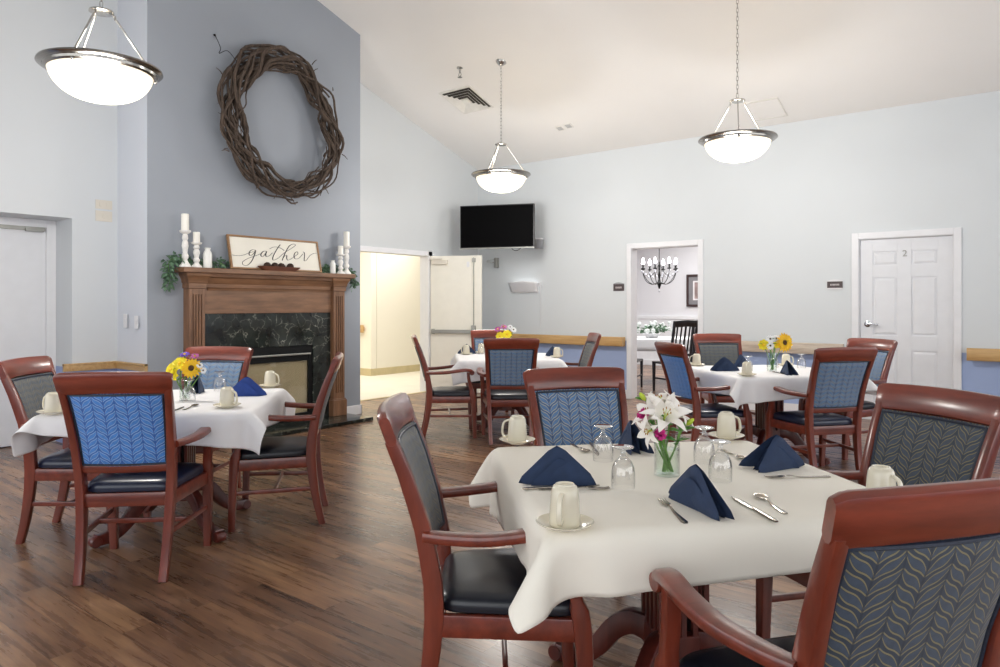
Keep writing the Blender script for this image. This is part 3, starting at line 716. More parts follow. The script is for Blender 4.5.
# dough tray with four balls
t = thing('wooden_tray', 'narrow dark wooden tray in front of the gather sign', 'tray', (-6.362, 4.385, ZM))
b = MB()
def tr(w, l, z): 
    out = []
    for k in range(32):
        a = 2*PI*k/32; c, s_ = math.cos(a), math.sin(a); p = .5
        out.append((w*abs(c)**p*(1 if c > 0 else -1), l*abs(s_)**p*(1 if s_ > 0 else -1), z))
    return out
b.loft([tr(.03, .19, 0), tr(.045, .245, .035), tr(.048, .25, .045), tr(.042, .24, .045), tr(.026, .18, .012)], True); b.build('bowl', M['tray'], t)
lbs = ['brown textured ball at the left end of the mantel tray', 'brown textured ball second from the left in the mantel tray', 'brown textured ball third from the left in the mantel tray', 'brown textured ball at the right end of the mantel tray']
for i, y in enumerate((-.145, -.055, .025, .135)):
    b = MB(); rr = .037
    b.ball((0, 0, 0), rr*.9, 16, 10)
    for k in range(9):
        ax = Vector((random.gauss(0, 1), random.gauss(0, 1), random.gauss(0, 1))).normalized(); a1 = ax.orthogonal().normalized(); a2 = ax.cross(a1)
        b.tube([(a1*math.cos(2*PI*j/14)+a2*math.sin(2*PI*j/14))*rr*.92 for j in range(15)], .004, 5, cap=False)
    o = b.build('decor_ball', M['cone'], loc=(-6.362, 4.385+y, ZM+.013+rr)); tag(o, lbs[i], 'decorative ball', 'brown balls in the mantel tray')

def leafmesh(b, p, d, L, w, roll, droop=.3, mi=0):
    d = Vector(d).normalized(); up = Vector((0, 0, 1)); s_ = d.cross(up)
    if s_.length < .01: s_ = Vector((1, 0, 0))
    s_.normalize(); n = s_.cross(d); s2 = s_*math.cos(roll)+n*math.sin(roll); n2 = d.cross(s2)
    def f(u, v):
        ww = w*math.sin(PI*min(1, v*.96+.02))**.8
        return Vector(p)+d*L*v+s2*ww*(u*2-1)+n2*(w*.35*abs(u*2-1))-up*droop*L*v*v
    b.grid(2, 5, f, mi=mi)
def garland(label, pts, dens, rad):
    t = thing('greenery_garland', label, 'garland', pts[0])
    o = Vector(pts[0]); P = catmull([Vector(p)-o for p in pts], 8)
    b = MB(); b.tube(P, .004, 6); b.build('stem', M['stem'], t)
    b = MB(); rnd = random.Random(len(label))
    for p in P:
        for k in range(dens):
            d = Vector((rnd.uniform(-.25, 1), rnd.gauss(0, 1), rnd.gauss(0.1, .8))).normalized()
            q = p+d*rnd.uniform(.005, rad)
            leafmesh(b, q, d, rnd.uniform(.03, .05), rnd.uniform(.010, .017), rnd.uniform(0, 6), .4)
    b.build('leaves', M['leaf'], t)
garland('green eucalyptus garland draped over the left end of the mantel', [(-6.45, 3.80, ZM+.05), (-6.455, 3.66, ZM+.06), (-6.455, 3.45, ZM+.07), (-6.44, 3.33, ZM+.08), (-6.43, 3.25, ZM+.05), (-6.42, 3.24, ZM-.06), (-6.42, 3.25, ZM-.16)], 6, .05)
garland('green eucalyptus garland draped over the right end of the mantel', [(-6.455, 4.98, ZM+.04), (-6.46, 5.1, ZM+.06), (-6.455, 5.28, ZM+.06), (-6.43, 5.38, ZM+.03), (-6.42, 5.42, ZM-.05), (-6.42, 5.43, ZM-.12)], 5, .04)

# grapevine wreath
t = thing('vine_wreath', 'large round brown grapevine wreath hanging on the grey chimney', 'wreath', (XC+.14, 4.455, 3.195))
rnd = random.Random(3); b = MB(); tilt = R(-25)
for k in range(44):
    a0 = rnd.uniform(0, 2*PI); span = rnd.uniform(.5, 1.6)*PI; n = int(span*14)
    ph = rnd.uniform(0, 2*PI); tw = rnd.choice((-1, 1))*rnd.uniform(.8, 3.4); rr = rnd.uniform(.02, .125); r0 = rnd.uniform(.007, .023); w1 = rnd.uniform(0, 6)
    pts = []
    for i in range(n+1):
        a = a0+span*i/n; q = ph+tw*a
        R1 = .645+.03*math.sin(3*a+w1)+rr*math.cos(q)+.016*math.sin(9*a+w1)+.008*math.sin(17*a+2*w1)
        R1 *= 1+.05*math.cos(2*(a-R(115)))
        pts.append((max(-.115, .75*rr*math.sin(q)+.01*math.sin(11*a+w1)), R1*math.cos(a), R1*math.sin(a)))
    b.tube(pts, [r0*(1-.55*(i/n)**3) for i in range(n+1)], 6)
for k in range(16):
    a = rnd.uniform(0, 2*PI); R1 = rnd.uniform(.70, .80)*(1+.05*math.cos(2*(a-R(115)))); p = Vector((rnd.uniform(-.04, .08), R1*math.cos(a), R1*math.sin(a)))
    d = Vector((rnd.uniform(-.1, .3), math.cos(a+rnd.uniform(-1, 1)), math.sin(a+rnd.uniform(-1, 1))))*rnd.uniform(.05, .10)
    b.tube([p, p+d*.5+Vector((0, 0, .01)), p+d], [.006, .005, .003], 5)
b.build('vines', M['twig'], t)
b = MB(); b.tube(catmull([(0, -.56, .52), (.0, -.66, .60), (-.05, -.72, .57), (-.06, -.70, .63), (-.12, -.72, .76)], 5), .0035, 5); b.ball((-.125, -.725, .765), .012, 8, 6); b.build('hanging_wire', M['black_metal'], t)

# ------------------------------------------------------------------ dining chairs
yb_ = [(0, -.272), (.1, -.246), (.25, -.219), (.42, -.205), (.52, -.212), (.66, -.240), (.80, -.283), (.93, -.335), (.99, -.358)]
xb_ = [(0, .188), (.3, .198), (.45, .205), (.7, .218), (.99, .236)]
def make_chair(name, label, group, loc, rz, fabric, seat):
    t = thing(name, label, 'chair', loc, rz, group)
    W, WX = M['cherry'], M['cherry_x']
    zs = [0, .06, .12, .2, .3, .4, .5, .58, .66, .74, .82, .87, .915]
    for sg in (-1, 1):
        b = MB(); b.sweep([(sg*interp(xb_, z), interp(yb_, z), z) for z in zs], [((.0195 if z < .5 else .0195-.0035*(z-.5)/.4), .019+.010*min(1, z/.4) if z < .5 else .028-.010*(z-.5)/.40) for z in zs], (1, 0, 0), .35)
        b.build('leg', W, t)
    for sg in (-1, 1):
        b = MB(); pf = [(sg*.240, .232, 0), (sg*.243, .226, .2), (sg*.246, .216, .38), (sg*.249, .200, .46), (sg*.256, .175, .56), (sg*.262, .165, .645)]
        b.sweep(catmull(pf, 3), [(.018+.006*min(1, i/6), .018+.008*min(1, i/6)) if i < 9 else (.020, .023-.0006*i) for i in range(16)], (1, 0, 0), .3)
        b.build('leg', W, t)
    # seat frame
    b = MB()
    for sg in (-1, 1): b.sweep([(sg*.204, -.20, .375), (sg*.243, .21, .375)], (.032, .011), (0, 0, 1), .2)
    b.sweep([(-.24, .214, .375), (0, .224, .375), (.24, .214, .375)], (.032, .011), (0, 0, 1), .2)
    b.sweep([(-.2, -.205, .375), (.2, -.205, .375)], (.032, .011), (0, 0, 1), .2); b.build('seat_frame', WX, t)
    # cushion
    b = MB()
    def ring(sx, z, n=40):
        out = []
        for k in range(n):
            a = 2*PI*k/n; c, s_ = math.cos(a), math.sin(a); e = .28
            X = abs(c)**e*(1 if c > 0 else -1); Y = abs(s_)**e*(1 if s_ > 0 else -1)
            wy = .212*sx; wx = (.222+.022*Y)*sx
            out.append((X*wx, .012+Y*wy+(.012*(1-X*X) if Y > 0 else 0), z))
        return out
    b.loft([ring(.965, .405), ring(1, .411), ring(1.01, .425), ring(.995, .440), ring(.95, .452), ring(.82, .460), ring(.45, .466), ring(.05, .467)], True)
    b.build('seat_cushion', seat, t)
    # top rail
    b = MB(); n = 32; pts = []; ab = []
    for i in range(n+1):
        u = -1+2*i/n; x = .2525*u
        pts.append((x, -.338-.026*(1-u*u)+.004, .941+.006*(1-u*u)))
        e = max(0, abs(u)-.88)/.12; ab.append((.0545-.011*e*e, .0175-.003*e*e))
    b.sweep(pts, ab, (0, -.34, .94), .95); b.build('top_rail', WX, t)
    # lower back rail
    b = MB(); b.sweep([(.212*u, interp(yb_, .527)-.018*(1-u*u), .527) for u in [-1+i/5 for i in range(11)]], (.018, .011), (0, -.15, .99), .35); b.build('lower_rail', WX, t)
    # upholstered panel
    b = MB(); N, K = 16, 14
    def panel(off):
        def f(u, v):
            z = .541+.355*v; hw = interp(xb_, z)-.0165; x = (u*2-1)*hw; e = min(u, 1-u, v, 1-v); puff = .012*min(1, e*7)**.5
            return (x, interp(yb_, z)-.026*(1-(u*2-1)**2)+off*(.007+puff)+.004, z)
        return f
    b.grid(N, K, panel(1)); nv = len(b.v); b.grid(N, K, lambda u, v: panel(-1)(1-u, v))
    bp = b.build('back_panel', fabric, t)
    pf = panel(.55); per = [(i/N, 0) for i in range(N)]+[(1, j/K) for j in range(K)]+[(1-i/N, 1) for i in range(N)]+[(0, 1-j/K) for j in range(K+1)]
    for side in (1, -1):
        b = MB(); g = panel(side*.95)
        b.tube([g(.5+(u-.5)*.965, .5+(v-.5)*.955) for u, v in per], .0055, 6, cap=False)
        b.build('piping', M['piping'], bp)
    # arms
    for sg in (-1, 1):
        b = MB(); pa = catmull([(sg*.228, -.232, .640), (sg*.252, -.16, .640), (sg*.280, -.05, .646), (sg*.286, .06, .660), (sg*.276, .14, .668), (sg*.268, .19, .660), (sg*.266, .213, .638)], 4)
        m = len(pa); b.sweep(pa, [(.021+.007*math.sin(PI*min(1, i/(m-1))), .0155) for i in range(m)], (1, 0, 0), .6)
        b.lathe([(.001, -.023), (.022, -.023), (.025, -.018), (.025, .018), (.022, .023), (.001, .023)], 16, mat=Matrix.Translation((sg*.266, .200, .641)) @ Matrix.Rotation(PI/2, 4, 'Y'))
        b.build('armrest', WX, t)
    for sg in (-1, 1):
        b = MB(); b.sweep([(sg*.196, -.225, .215), (sg*.2425, .222, .215)], (.012, .008), (0, 0, 1), .3); b.build('stretcher', WX, t)
    b = MB(); b.sweep([(-.218, 0, .215), (.218, 0, .215)], (.012, .008), (0, 0, 1), .3); b.build('stretcher', WX, t)
    for o in kids(t):
        if o.name.startswith('leg') : pass
    return t
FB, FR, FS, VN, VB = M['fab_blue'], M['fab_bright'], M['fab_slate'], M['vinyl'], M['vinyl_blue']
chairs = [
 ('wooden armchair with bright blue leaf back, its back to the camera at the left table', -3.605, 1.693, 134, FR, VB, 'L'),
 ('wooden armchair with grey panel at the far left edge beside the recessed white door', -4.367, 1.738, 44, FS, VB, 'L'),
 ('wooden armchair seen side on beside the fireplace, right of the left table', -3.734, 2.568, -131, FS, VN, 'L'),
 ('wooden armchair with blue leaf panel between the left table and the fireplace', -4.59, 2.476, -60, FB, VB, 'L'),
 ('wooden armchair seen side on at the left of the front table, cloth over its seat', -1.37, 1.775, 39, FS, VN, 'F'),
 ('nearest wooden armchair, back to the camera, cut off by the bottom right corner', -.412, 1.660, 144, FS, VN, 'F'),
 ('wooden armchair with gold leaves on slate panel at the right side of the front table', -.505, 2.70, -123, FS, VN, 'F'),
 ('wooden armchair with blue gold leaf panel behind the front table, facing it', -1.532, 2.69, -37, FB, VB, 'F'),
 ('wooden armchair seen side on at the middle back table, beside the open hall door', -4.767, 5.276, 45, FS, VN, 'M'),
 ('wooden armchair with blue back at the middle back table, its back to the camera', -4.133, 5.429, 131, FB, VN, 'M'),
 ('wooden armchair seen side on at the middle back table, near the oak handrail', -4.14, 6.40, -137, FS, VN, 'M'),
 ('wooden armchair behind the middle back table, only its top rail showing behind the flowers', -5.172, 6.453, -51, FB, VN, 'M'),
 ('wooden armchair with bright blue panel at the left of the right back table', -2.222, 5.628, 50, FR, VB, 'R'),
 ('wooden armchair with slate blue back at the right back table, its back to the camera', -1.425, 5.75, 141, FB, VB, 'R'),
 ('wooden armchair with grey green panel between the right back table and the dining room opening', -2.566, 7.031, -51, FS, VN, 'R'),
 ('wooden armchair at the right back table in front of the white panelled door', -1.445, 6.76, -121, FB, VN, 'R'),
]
grp = {'L': 'armchairs around the left table', 'F': 'armchairs around the front table', 'M': 'armchairs around the middle back table', 'R': 'armchairs around the right back table'}
proto = None; pf_, ps_ = FR, VB
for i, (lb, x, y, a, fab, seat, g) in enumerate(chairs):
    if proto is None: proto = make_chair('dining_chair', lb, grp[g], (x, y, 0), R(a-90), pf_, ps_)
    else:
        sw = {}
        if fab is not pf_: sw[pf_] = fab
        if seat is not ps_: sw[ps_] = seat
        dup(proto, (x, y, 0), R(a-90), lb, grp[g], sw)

# ------------------------------------------------------------------ tables
ZT = .740; HT = .545
def make_table(label, x, y, a):
    t = thing('dining_table', label, 'table', (x, y, 0), a, 'square dining tables')
    b = MB(); b.box(-HT+.022, HT-.022, -HT+.022, HT-.022, ZT-.03, ZT-.001); b.build('tabletop', M['tabletop'], t, bevel=.012, segs=4)
    b = MB()
    for s_ in (-1, 1): b.box(-.40, .40, s_*.40-.01, s_*.40+.01, ZT-.052, ZT-.03); b.box(s_*.40-.01, s_*.40+.01, -.39, .39, ZT-.052, ZT-.03)
    b.build('apron', M['tabletop'], t, bevel=.002)
    for q in (.60, ZT-.03), (.17, .25):
        b = MB(); b.box(-.085, .085, -.085, .085, *q); b.build('column_block', M['table_wood'], t, bevel=.006)
    for s_ in (-1, 1):
        b = MB()
        for k in range(5):
            q = -.075+.0375*k; b.box(q-.009, q+.009, s_*.075-.009, s_*.075+.009, .24, .61)
        b.build('column_slats', M['table_wood'], t, bevel=.002)
        b = MB()
        for k in range(3):
            q = -.0375+.0375*k; b.box(s_*.075-.009, s_*.075+.009, q-.009, q+.009, .24, .61)
        b.build('column_slats', M['table_wood'], t, bevel=.002)
    b = MB(); b.box(-.05, .05, -.05, .05, .24, .61); b.build('column_core', M['tabletop'], t, bevel=.002)
    for k in range(4):
        m_ = Matrix.Rotation(PI/4+k*PI/2, 4, 'Z')
        P = catmull([(.09, 0, .22), (.15, 0, .225), (.215, 0, .185), (.28, 0, .105), (.35, 0, .052), (.42, 0, .038), (.455, 0, .045)], 4)
        b = MB(); n = len(P)
        b.sweep(P, [(.024, .042-.016*i/n) for i in range(n)], (0, 1, 0), .25, mat=m_)
        b.lathe([(.001, -.027), (.026, -.027), (.03, -.02), (.03, .02), (.026, .027), (.001, .027)], 16, mat=m_ @ Matrix.Translation((.45, 0, .033)) @ Matrix.Rotation(PI/2, 4, 'X'))
        b.build('leg', M['table_wood'], t)
    return t

def drape(size, off, ang, n=57, steps=240, seed=0, kick=None, obst=()):
    """position based cloth falling over a square slab; table-local coordinates"""
    rs = np.random.RandomState(seed); g = np.linspace(-size/2, size/2, n); h = g[1]-g[0]
    X, Y = np.meshgrid(g, g, indexing='ij'); c, s_ = math.cos(ang), math.sin(ang)
    p = np.stack([X*c-Y*s_+off[0], X*s_+Y*c+off[1], np.full_like(X, .006)], -1)
    p[..., 2] += rs.rand(n, n)*.0006; q = p.copy()
    a, r = HT-.030, .030
    def solve(A, B, L, k):
        d = B-A; l = np.linalg.norm(d, axis=-1, keepdims=True)+1e-9; cc = d*(k*.5*(l-L)/l); A += cc; B -= cc
    sq = h*math.sqrt(2)
    for st in range(steps):
        v = (p-q)*.972; q = p.copy(); p = p+v; p[..., 2] -= 6*.0095**2
        if kick is not None and st < 60:
            for (dx, dy, f) in kick:
                w = np.clip(1-np.hypot(p[..., 0]-dx, p[..., 1]-dy)/.3, 0, 1)[..., None]; p += w*np.array([f[0], f[1], 0])*1e-4
        for it in range(16):
            for o in (0, 1):
                m = (n-o)//2*2
                solve(p[o:o+m:2], p[o+1:o+1+m:2], h, 1.)
                solve(p[:, o:o+m:2], p[:, o+1:o+1+m:2], h, 1.)
            for o in (0, 1):
                m = (n-1-o)//2*2
                A = p[o:o+m:2, :-1]; B = p[o+1:o+1+m:2, 1:]; solve(A, B, sq, .9)
                A = p[o:o+m:2, 1:]; B = p[o+1:o+1+m:2, :-1]; solve(A, B, sq, .9)
            if it % 3 == 0:
                for o in range(4):
                    m = (n-2-o+3)//4
                    A = p[o:n-2:4]; B = p[o+2:n:4]; mm = min(len(A), len(B)); solve(A[:mm], B[:mm], 2*h, .8)
                    A = p[:, o:n-2:4]; B = p[:, o+2:n:4]; mm = min(A.shape[1], B.shape[1]); solve(A[:, :mm], B[:, :mm], 2*h, .8)
            # slab with rounded edge: top at z=0, bottom at -.03
            ctr = np.array([0, 0, -.030]); hb = np.array([a, a, .002]); d = p-ctr; ad = np.abs(d)-hb
            o_ = np.maximum(ad, 0); ol = np.linalg.norm(o_, axis=-1); ins = ol < r
            inside = (ad.max(-1) <= 0)
            sg = np.sign(d)
            near = ins & ~inside
            if near.any():
                nn = o_[near]/(ol[near][:, None]+1e-9)*sg[near]
                p[near] += nn*(r-ol[near])[:, None]
            if inside.any(): p[inside, 2] = .002
        top = (np.abs(p[..., 0]) < a) & (np.abs(p[..., 1]) < a) & (p[..., 2] > -.001)
        p[top, 0] = q[top, 0]+(p[top, 0]-q[top, 0])*.2; p[top, 1] = q[top, 1]+(p[top, 1]-q[top, 1])*.2
    return p
def make_cloth(label, x, y, a, size, off, ang, seed, mat, kick=None):
    P = drape(size, off, ang, seed=seed, kick=kick); n = P.shape[0]
    b = MB(); b.add([tuple(v) for v in P.reshape(-1, 3)], [(i*n+j, (i+1)*n+j, (i+1)*n+j+1, i*n+j+1) for i in range(n-1) for j in range(n-1)])
    o = b.build('tablecloth', mat, loc=(x, y, ZT+.0025), rot=(0, 0, a), subsurf=1, angle=180)
    m = o.modifiers.new('thick', 'SOLIDIFY'); m.thickness = .0012; m.offset = 1
    return tag(o, label, 'tablecloth', 'white tablecloths')
TABS = [
 ('F', -.972, 2.172, R(46), 'square pedestal table in the foreground under the largest white cloth', 'large white tablecloth on the front table, corner hanging over the chair seat', 1.36, (-.040, .018), R(3), 1, M['cloth'], None),
 ('L', -4.03, 2.08, R(46), 'square pedestal table at the left in front of the fireplace', 'white tablecloth on the left table in front of the fireplace', 1.34, (.012, .0), R(-5), 2, M['cloth_cool'], None),
 ('M', -4.63, 6.03, R(43), 'square pedestal table in the middle of the back row by the hall door', 'white tablecloth on the middle back table by the hall door', 1.36, (-.02, -.01), R(6), 3, M['cloth_cool'], None),
 ('R', -1.88, 6.12, R(46), 'square pedestal table at the back right in front of the handrail', 'white tablecloth on the right back table with the sunflower vase', 1.34, (-.035, -.02), R(4), 4, M['cloth_cool'], None),
]
for (k, x, y, a, tl, cl, sz, off, an, seed, cm, kick) in TABS:
    make_table(tl, x, y, a); make_cloth(cl, x, y, a, sz, off, an, seed, cm, kick)
ZC = ZT+.0062      # top of the cloth

# ------------------------------------------------------------------ table settings
def mk_saucer():
    b = MB(); b.lathe([(.001, .002), (.026, .002), (.028, 0), (.032, 0), (.034, .004), (.055, .009), (.071, .017), (.0725, .0185), (.071, .0195), (.055, .012), (.036, .0075), (.030, .008), (.001, .007)], 40)
    return b
def mk_mug():
    b = MB(); b.lathe([(.001, .004), (.033, .004), (.0345, 0), (.0375, 0), (.0385, .004), (.038, .03), (.0355, .07), (.033, .088), (.029, .0965), (.0245, .099), (.0235, .102), (.021, .102), (.0195, .098), (.001, .097)], 40)
    return b
def mk_handle():
    b = MB(); pts = catmull([(.036, 0, .022), (.052, 0, .016), (.062, 0, .028), (.062, 0, .050), (.054, 0, .074), (.034, 0, .084)], 4)
    b.sweep(pts, (.006, .0042), (0, 1, 0), .6); return b
sau0 = mug0 = None
def cup(lab, g, x, y, ha, first=[None, None]):
    ls, lm = '', 'upturned cream mug '+lab
    if first[0] is None:
        s_ = mk_saucer().build('saucer', M['china'], loc=(x, y, ZC)); tag(s_, '', 'saucer', 'cream saucers')
        m_ = thing('coffee_mug', '', 'mug', (x, y, ZC+.009), ha, 'upturned cream mugs')
        mk_mug().build('mug_body', M['china'], m_); mk_handle().build('handle', M['china'], m_)
        first[0], first[1] = s_, m_
    else:
        s_ = first[0].copy(); COL.objects.link(s_); s_.location = (x, y, ZC)
        m_ = dup(first[1], (x, y, ZC+.009), ha, '')
    s_['label'] = 'saucer under the mug '+lab; m_['label'] = lm
    m_.rotation_euler = (0, 0, ha); m_.location = (x, y, ZC+.009)
CUPS = [
 ('at the left corner of the front table', -1.680, 2.262, R(-160)),
 ('nearest the camera on the front table', -.948, 1.474, R(-70)),
 ('at the far corner of the front table behind the goblets', -1.055, 2.870, R(50)),
 ('at the right corner of the front table', -.365, 2.165, R(-30)),
 ('at the left corner of the left table', -3.985, 1.415, R(-160)),
 ('at the right side of the left table', -3.50, 2.085, R(20)),
 ('at the far corner of the left table', -4.13, 2.775, R(30)),
 ('at the left corner of the middle back table', -5.12, 5.94, R(-170)),
 ('behind the left napkins on the middle back table', -5.12, 6.20, R(150)),
 ('at the right corner of the middle back table', -4.08, 6.19, R(20)),
 ('at the far side of the middle back table', -4.62, 6.40, R(60)),
 ('at the left corner of the right back table', -2.53, 6.14, R(-160)),
 ('at the front corner of the right back table', -1.86, 5.50, R(-75)),
 ('behind the sunflower vase on the right back table', -1.88, 6.60, R(30)),
]
for c_ in CUPS: cup(c_[0], '', c_[1], c_[2], c_[3])

def goblet(lab, x, y, first=[None]):
    if first[0] is None:
        g = thing('water_goblet', '', 'glass', (x, y, ZC), 0, 'upturned water goblets')
        b = MB(); b.lathe([(.0355, 0), (.0365, .02), (.0362, .045), (.033, .064), (.025, .080), (.014, .090), (.0095, .095)], 36)
        b.lathe([(.0355, 0), (.0338, 0), (.0348, .02), (.0345, .045), (.0315, .062), (.0235, .077), (.012, .086), (.001, .088)], 36)
        b.build('glass_bowl', M['glass'], g)
        b = MB(); b.lathe([(.0095, .095), (.0065, .100), (.0085, .105), (.0065, .110), (.010, .115), (.026, .1185), (.0325, .121), (.033, .123), (.031, .1245), (.001, .1235)], 36); b.build('stem_foot', M['stem_glass'], g)
        first[0] = g
    else: g = dup(first[0], (x, y, ZC), 0, '')
    g['label'] = lab
for lab, x, y in [
 ('upturned water goblet behind the flat blue napkin on the front table', -1.256, 2.204),
 ('upturned water goblet left of the lily vase, nearer of the left pair', -1.022, 1.915),
 ('upturned water goblet in front of the far mug on the front table', -.96, 2.395),
 ('upturned water goblet between the lily vase and the standing fork napkin', -.821, 2.180),
 ('upturned goblet beside the sunflower vase on the left table', -3.90, 2.085),
 ('upturned goblet in front of the blue chair panel on the left table', -4.215, 2.46),
 ('upturned goblet beside the left napkins on the middle back table', -5.05, 6.12),
 ('upturned goblet behind the front corner mug of the right back table', -2.00, 5.95),
 ('upturned goblet right behind the sunflower vase on the right back table', -1.93, 6.42),
 ('upturned goblet behind the right napkin on the right back table', -1.72, 6.50)]: goblet(lab, x, y)

def napkin(lab, tail, end, gap, h=.125, blue=False, curl=0):
    """two thick cloth wings meeting on a ridge that runs from the apex down to the tail"""
    tail, end = Vector((*tail, 0)), Vector((*end, 0)); L = (end-tail).length; d = (end-tail).normalized(); mid = (tail+end)/2
    b = MB(); n = 10
    def wing(sg, inner):
        k = .026 if inner else 0.
        T = Vector((0, -L/2+k*1.5, 0)); A = Vector((0, 0.0+k*.2, h-k*1.3)); E = Vector((sg*gap*(.55 if inner else 1), L/2-k*1.2, 0))
        nr = (E-T).cross(A-T).normalized()*(1 if sg < 0 else -1)
        if nr.x*sg < 0: nr = -nr
        th = .0032
        vs = {}; idx = 0; pts = []
        for side in (1, -1):
            for i in range(n+1):
                for j in range(n+1-i):
                    u, v = i/n, j/n; w = 1-u-v
                    e = max(0., min(u, v, w))
                    p = T*w+A*u+E*v
                    # blunt the three corners
                    cen = (T+A+E)/3; mx = max(u, v, w)
                    if mx > .80: p = p+(cen-p)*(mx-.80)*.62
                    off = th*min(1, (e*9))**.5*side + .010*math.sin(PI*min(1, e*3)/2)*(.7 if not inner else .3)
                    p = p+nr*(off-(k*.9 if inner else 0)+.003*side*0)
                    p.z = max(p.z, .0005); pts.append(p); vs[(side, i, j)] = idx; idx += 1
        fs = []
        for side in (1, -1):
            for i in range(n):
                for j in range(n-i):
                    f = (vs[(side, i, j)], vs[(side, i+1, j)], vs[(side, i, j+1)]); fs.append(f if side > 0 else f[::-1])
                    if j < n-i-1:
                        f = (vs[(side, i+1, j)], vs[(side, i+1, j+1)], vs[(side, i, j+1)]); fs.append(f if side > 0 else f[::-1])
        edge = [(i, 0) for i in range(n)]+[(n-j, j) for j in range(n)]+[(0, n-j) for j in range(n)]
        m = len(edge)
        for q in range(m):
            a1, a2 = edge[q], edge[(q+1) % m]; fs.append((vs[(1, *a1)], vs[(-1, *a1)], vs[(-1, *a2)], vs[(1, *a2)]))
        b.add(pts, fs)
    for sg in (-1, 1): wing(sg, False); wing(sg, True)
    o = b.build('napkin', M['napkin_blue'] if blue else M['napkin'], loc=(mid.x, mid.y, ZC), rot=(0, 0, math.atan2(d.y, d.x)-PI/2), angle=60)
    tag(o, lab, 'napkin', 'folded blue cloth napkins')
s1 = 1.028
napkin('navy folded napkin lying broad side on behind the nearest mug', (-1.305, 1.735), (-1.095, 1.905), .035, .13)
napkin('navy folded napkin half hidden behind the lily vase, by the blue chair', (-1.36, 2.50), (-1.165, 2.35), .05, .125)
napkin('navy folded napkin in front of the goblets between fork and knife', (-.895, 1.935), (-.630, 1.755), .024, .130)
napkin('navy folded napkin standing open at the right side of the front table', (-.655, 2.562), (-.805, 2.352), .058, .125)
napkin('bright blue folded napkin at the right side of the left table', (-3.745, 2.515), (-3.955, 2.335), .04, .13, True)
napkin('dark blue folded napkin behind the sunflower vase on the left table', (-4.29, 2.40), (-4.17, 2.24), .05, .125)
napkin('navy folded napkin peeking out beside the bright blue chair on the left table', (-3.70, 1.86), (-3.80, 1.62), .04, .10)
napkin('navy folded napkin at the left corner of the middle back table', (-5.29, 5.96), (-5.11, 6.12), .03, .125)
napkin('dark folded napkin behind the left mugs on the middle back table', (-5.0, 6.30), (-4.88, 6.42), .04, .125)
napkin('navy folded napkin at the right of the middle back table beside a mug', (-4.33, 6.32), (-4.12, 6.33), .035, .12)
napkin('navy folded napkin at the left front of the right back table', (-2.26, 5.72), (-2.05, 5.90), .035, .13)
napkin('dark folded napkin half hidden behind the front mug of the right back table', (-2.22, 6.20), (-2.16, 6.42), .035, .125)
napkin('navy folded napkin right of the sunflower vase on the right back table', (-1.74, 5.93), (-1.57, 5.74), .045, .125)
napkin('navy folded napkin behind the slate blue chair on the right back table', (-1.58, 6.33), (-1.42, 6.22), .04, .125)

def cutlery(kind, lab, a, c_):
    """a = head end, c_ = handle end"""
    a, c_ = Vector((*a, 0)), Vector((*c_, 0)); d = c_-a; ang = math.atan2(d.y, d.x); mid = (a+c_)/2
    L = {'fork': .215, 'knife': .24, 'spoon': .18}[kind]; t = thing(kind, lab, kind, (mid.x, mid.y, ZC), ang, 'silver cutlery')
    x0, x1 = -L/2, L/2
    hz = lambda x: .002+.006*math.exp(-((x-(x0+L*.36))/.025)**2)
    if kind != 'knife':
        b = MB(); xs = [x0+L*(.33+.67*i/14) for i in range(15)]
        b.sweep([(x, 0, hz(x)) for x in xs], [((.0032+.0062*max(0, (x-x0)/L-.45)/.55) if i < 13 else (.0094 if i == 13 else .006), .0013) for i, x in enumerate(xs)], (0, 1, 0), .6); b.build('handle', M['silver'], t)
    if kind == 'fork':
        b = MB(); xs = [x0+.045+i*.004 for i in range(6)]
        b.sweep([(x, 0, .004+.002*(i/5)) for i, x in enumerate(xs)], [(w, .0011) for w in (.0115, .0122, .0120, .0105, .0075, .004)], (0, 1, 0), .5)
        for k in range(4):
            y = -.0098+.00653*k; b.sweep([(x0, y*1.0, .0055), (x0+.015, y, .003), (x0+.046, y*.98, .004)], [(.0009, .0008), (.0016, .001), (.0019, .0011)], (0, 1, 0), .5)
        b.build('tines', M['silver'], t)
    if kind == 'spoon':
        b = MB()
        def f(u, v):
            aa = 2*PI*u; r = v; return (x0+.028+.028*r*math.cos(aa), .0185*r*math.sin(aa)*(1-.12*math.cos(aa)), .0015+.0065*r*r)
        b.grid(24, 6, f); b.build('bowl', M['silver'], t, solid=.0012)
    if kind == 'knife':
        b = MB(); xs = [x0+L*(.52+.48*i/8) for i in range(9)]
        b.sweep([(x, 0, .004) for x in xs], [(.0045+.004*i/8, .0035-.001*i/8) if i < 8 else (.005, .002) for i in range(9)], (0, 1, 0), .7); b.build('handle', M['silver'], t)
        b = MB(); xs = [x0+L*(.53*i/8) for i in range(9)]
        b.sweep([(x, .001, .003) for x in xs], [(w, .0011) for w in (.002, .006, .0085, .0095, .0095, .009, .0085, .007, .005)], (0, 1, 0), .5); b.build('blade', M['silver'], t)
cutlery('fork', 'silver fork lying left of the napkin at the front of the table', (-.883, 1.869), (-.713, 1.677))
cutlery('knife', 'silver knife lying right of the napkin at the front of the table', (-.716, 1.999), (-.552, 1.844))
cutlery('spoon', 'silver spoon beside the knife at the front right of the table', (-.674, 2.072), (-.546, 1.925))
cutlery('fork', 'silver fork in front of the open standing navy napkin', (-.705, 2.304), (-.569, 2.426))
cutlery('spoon', 'silver spoon near the far mug on the front table', (-.874, 2.53), (-.97, 2.62))
cutlery('spoon', 'silver spoon behind the broad napkin, left of the goblets', (-1.362, 2.272), (-1.50, 2.38))
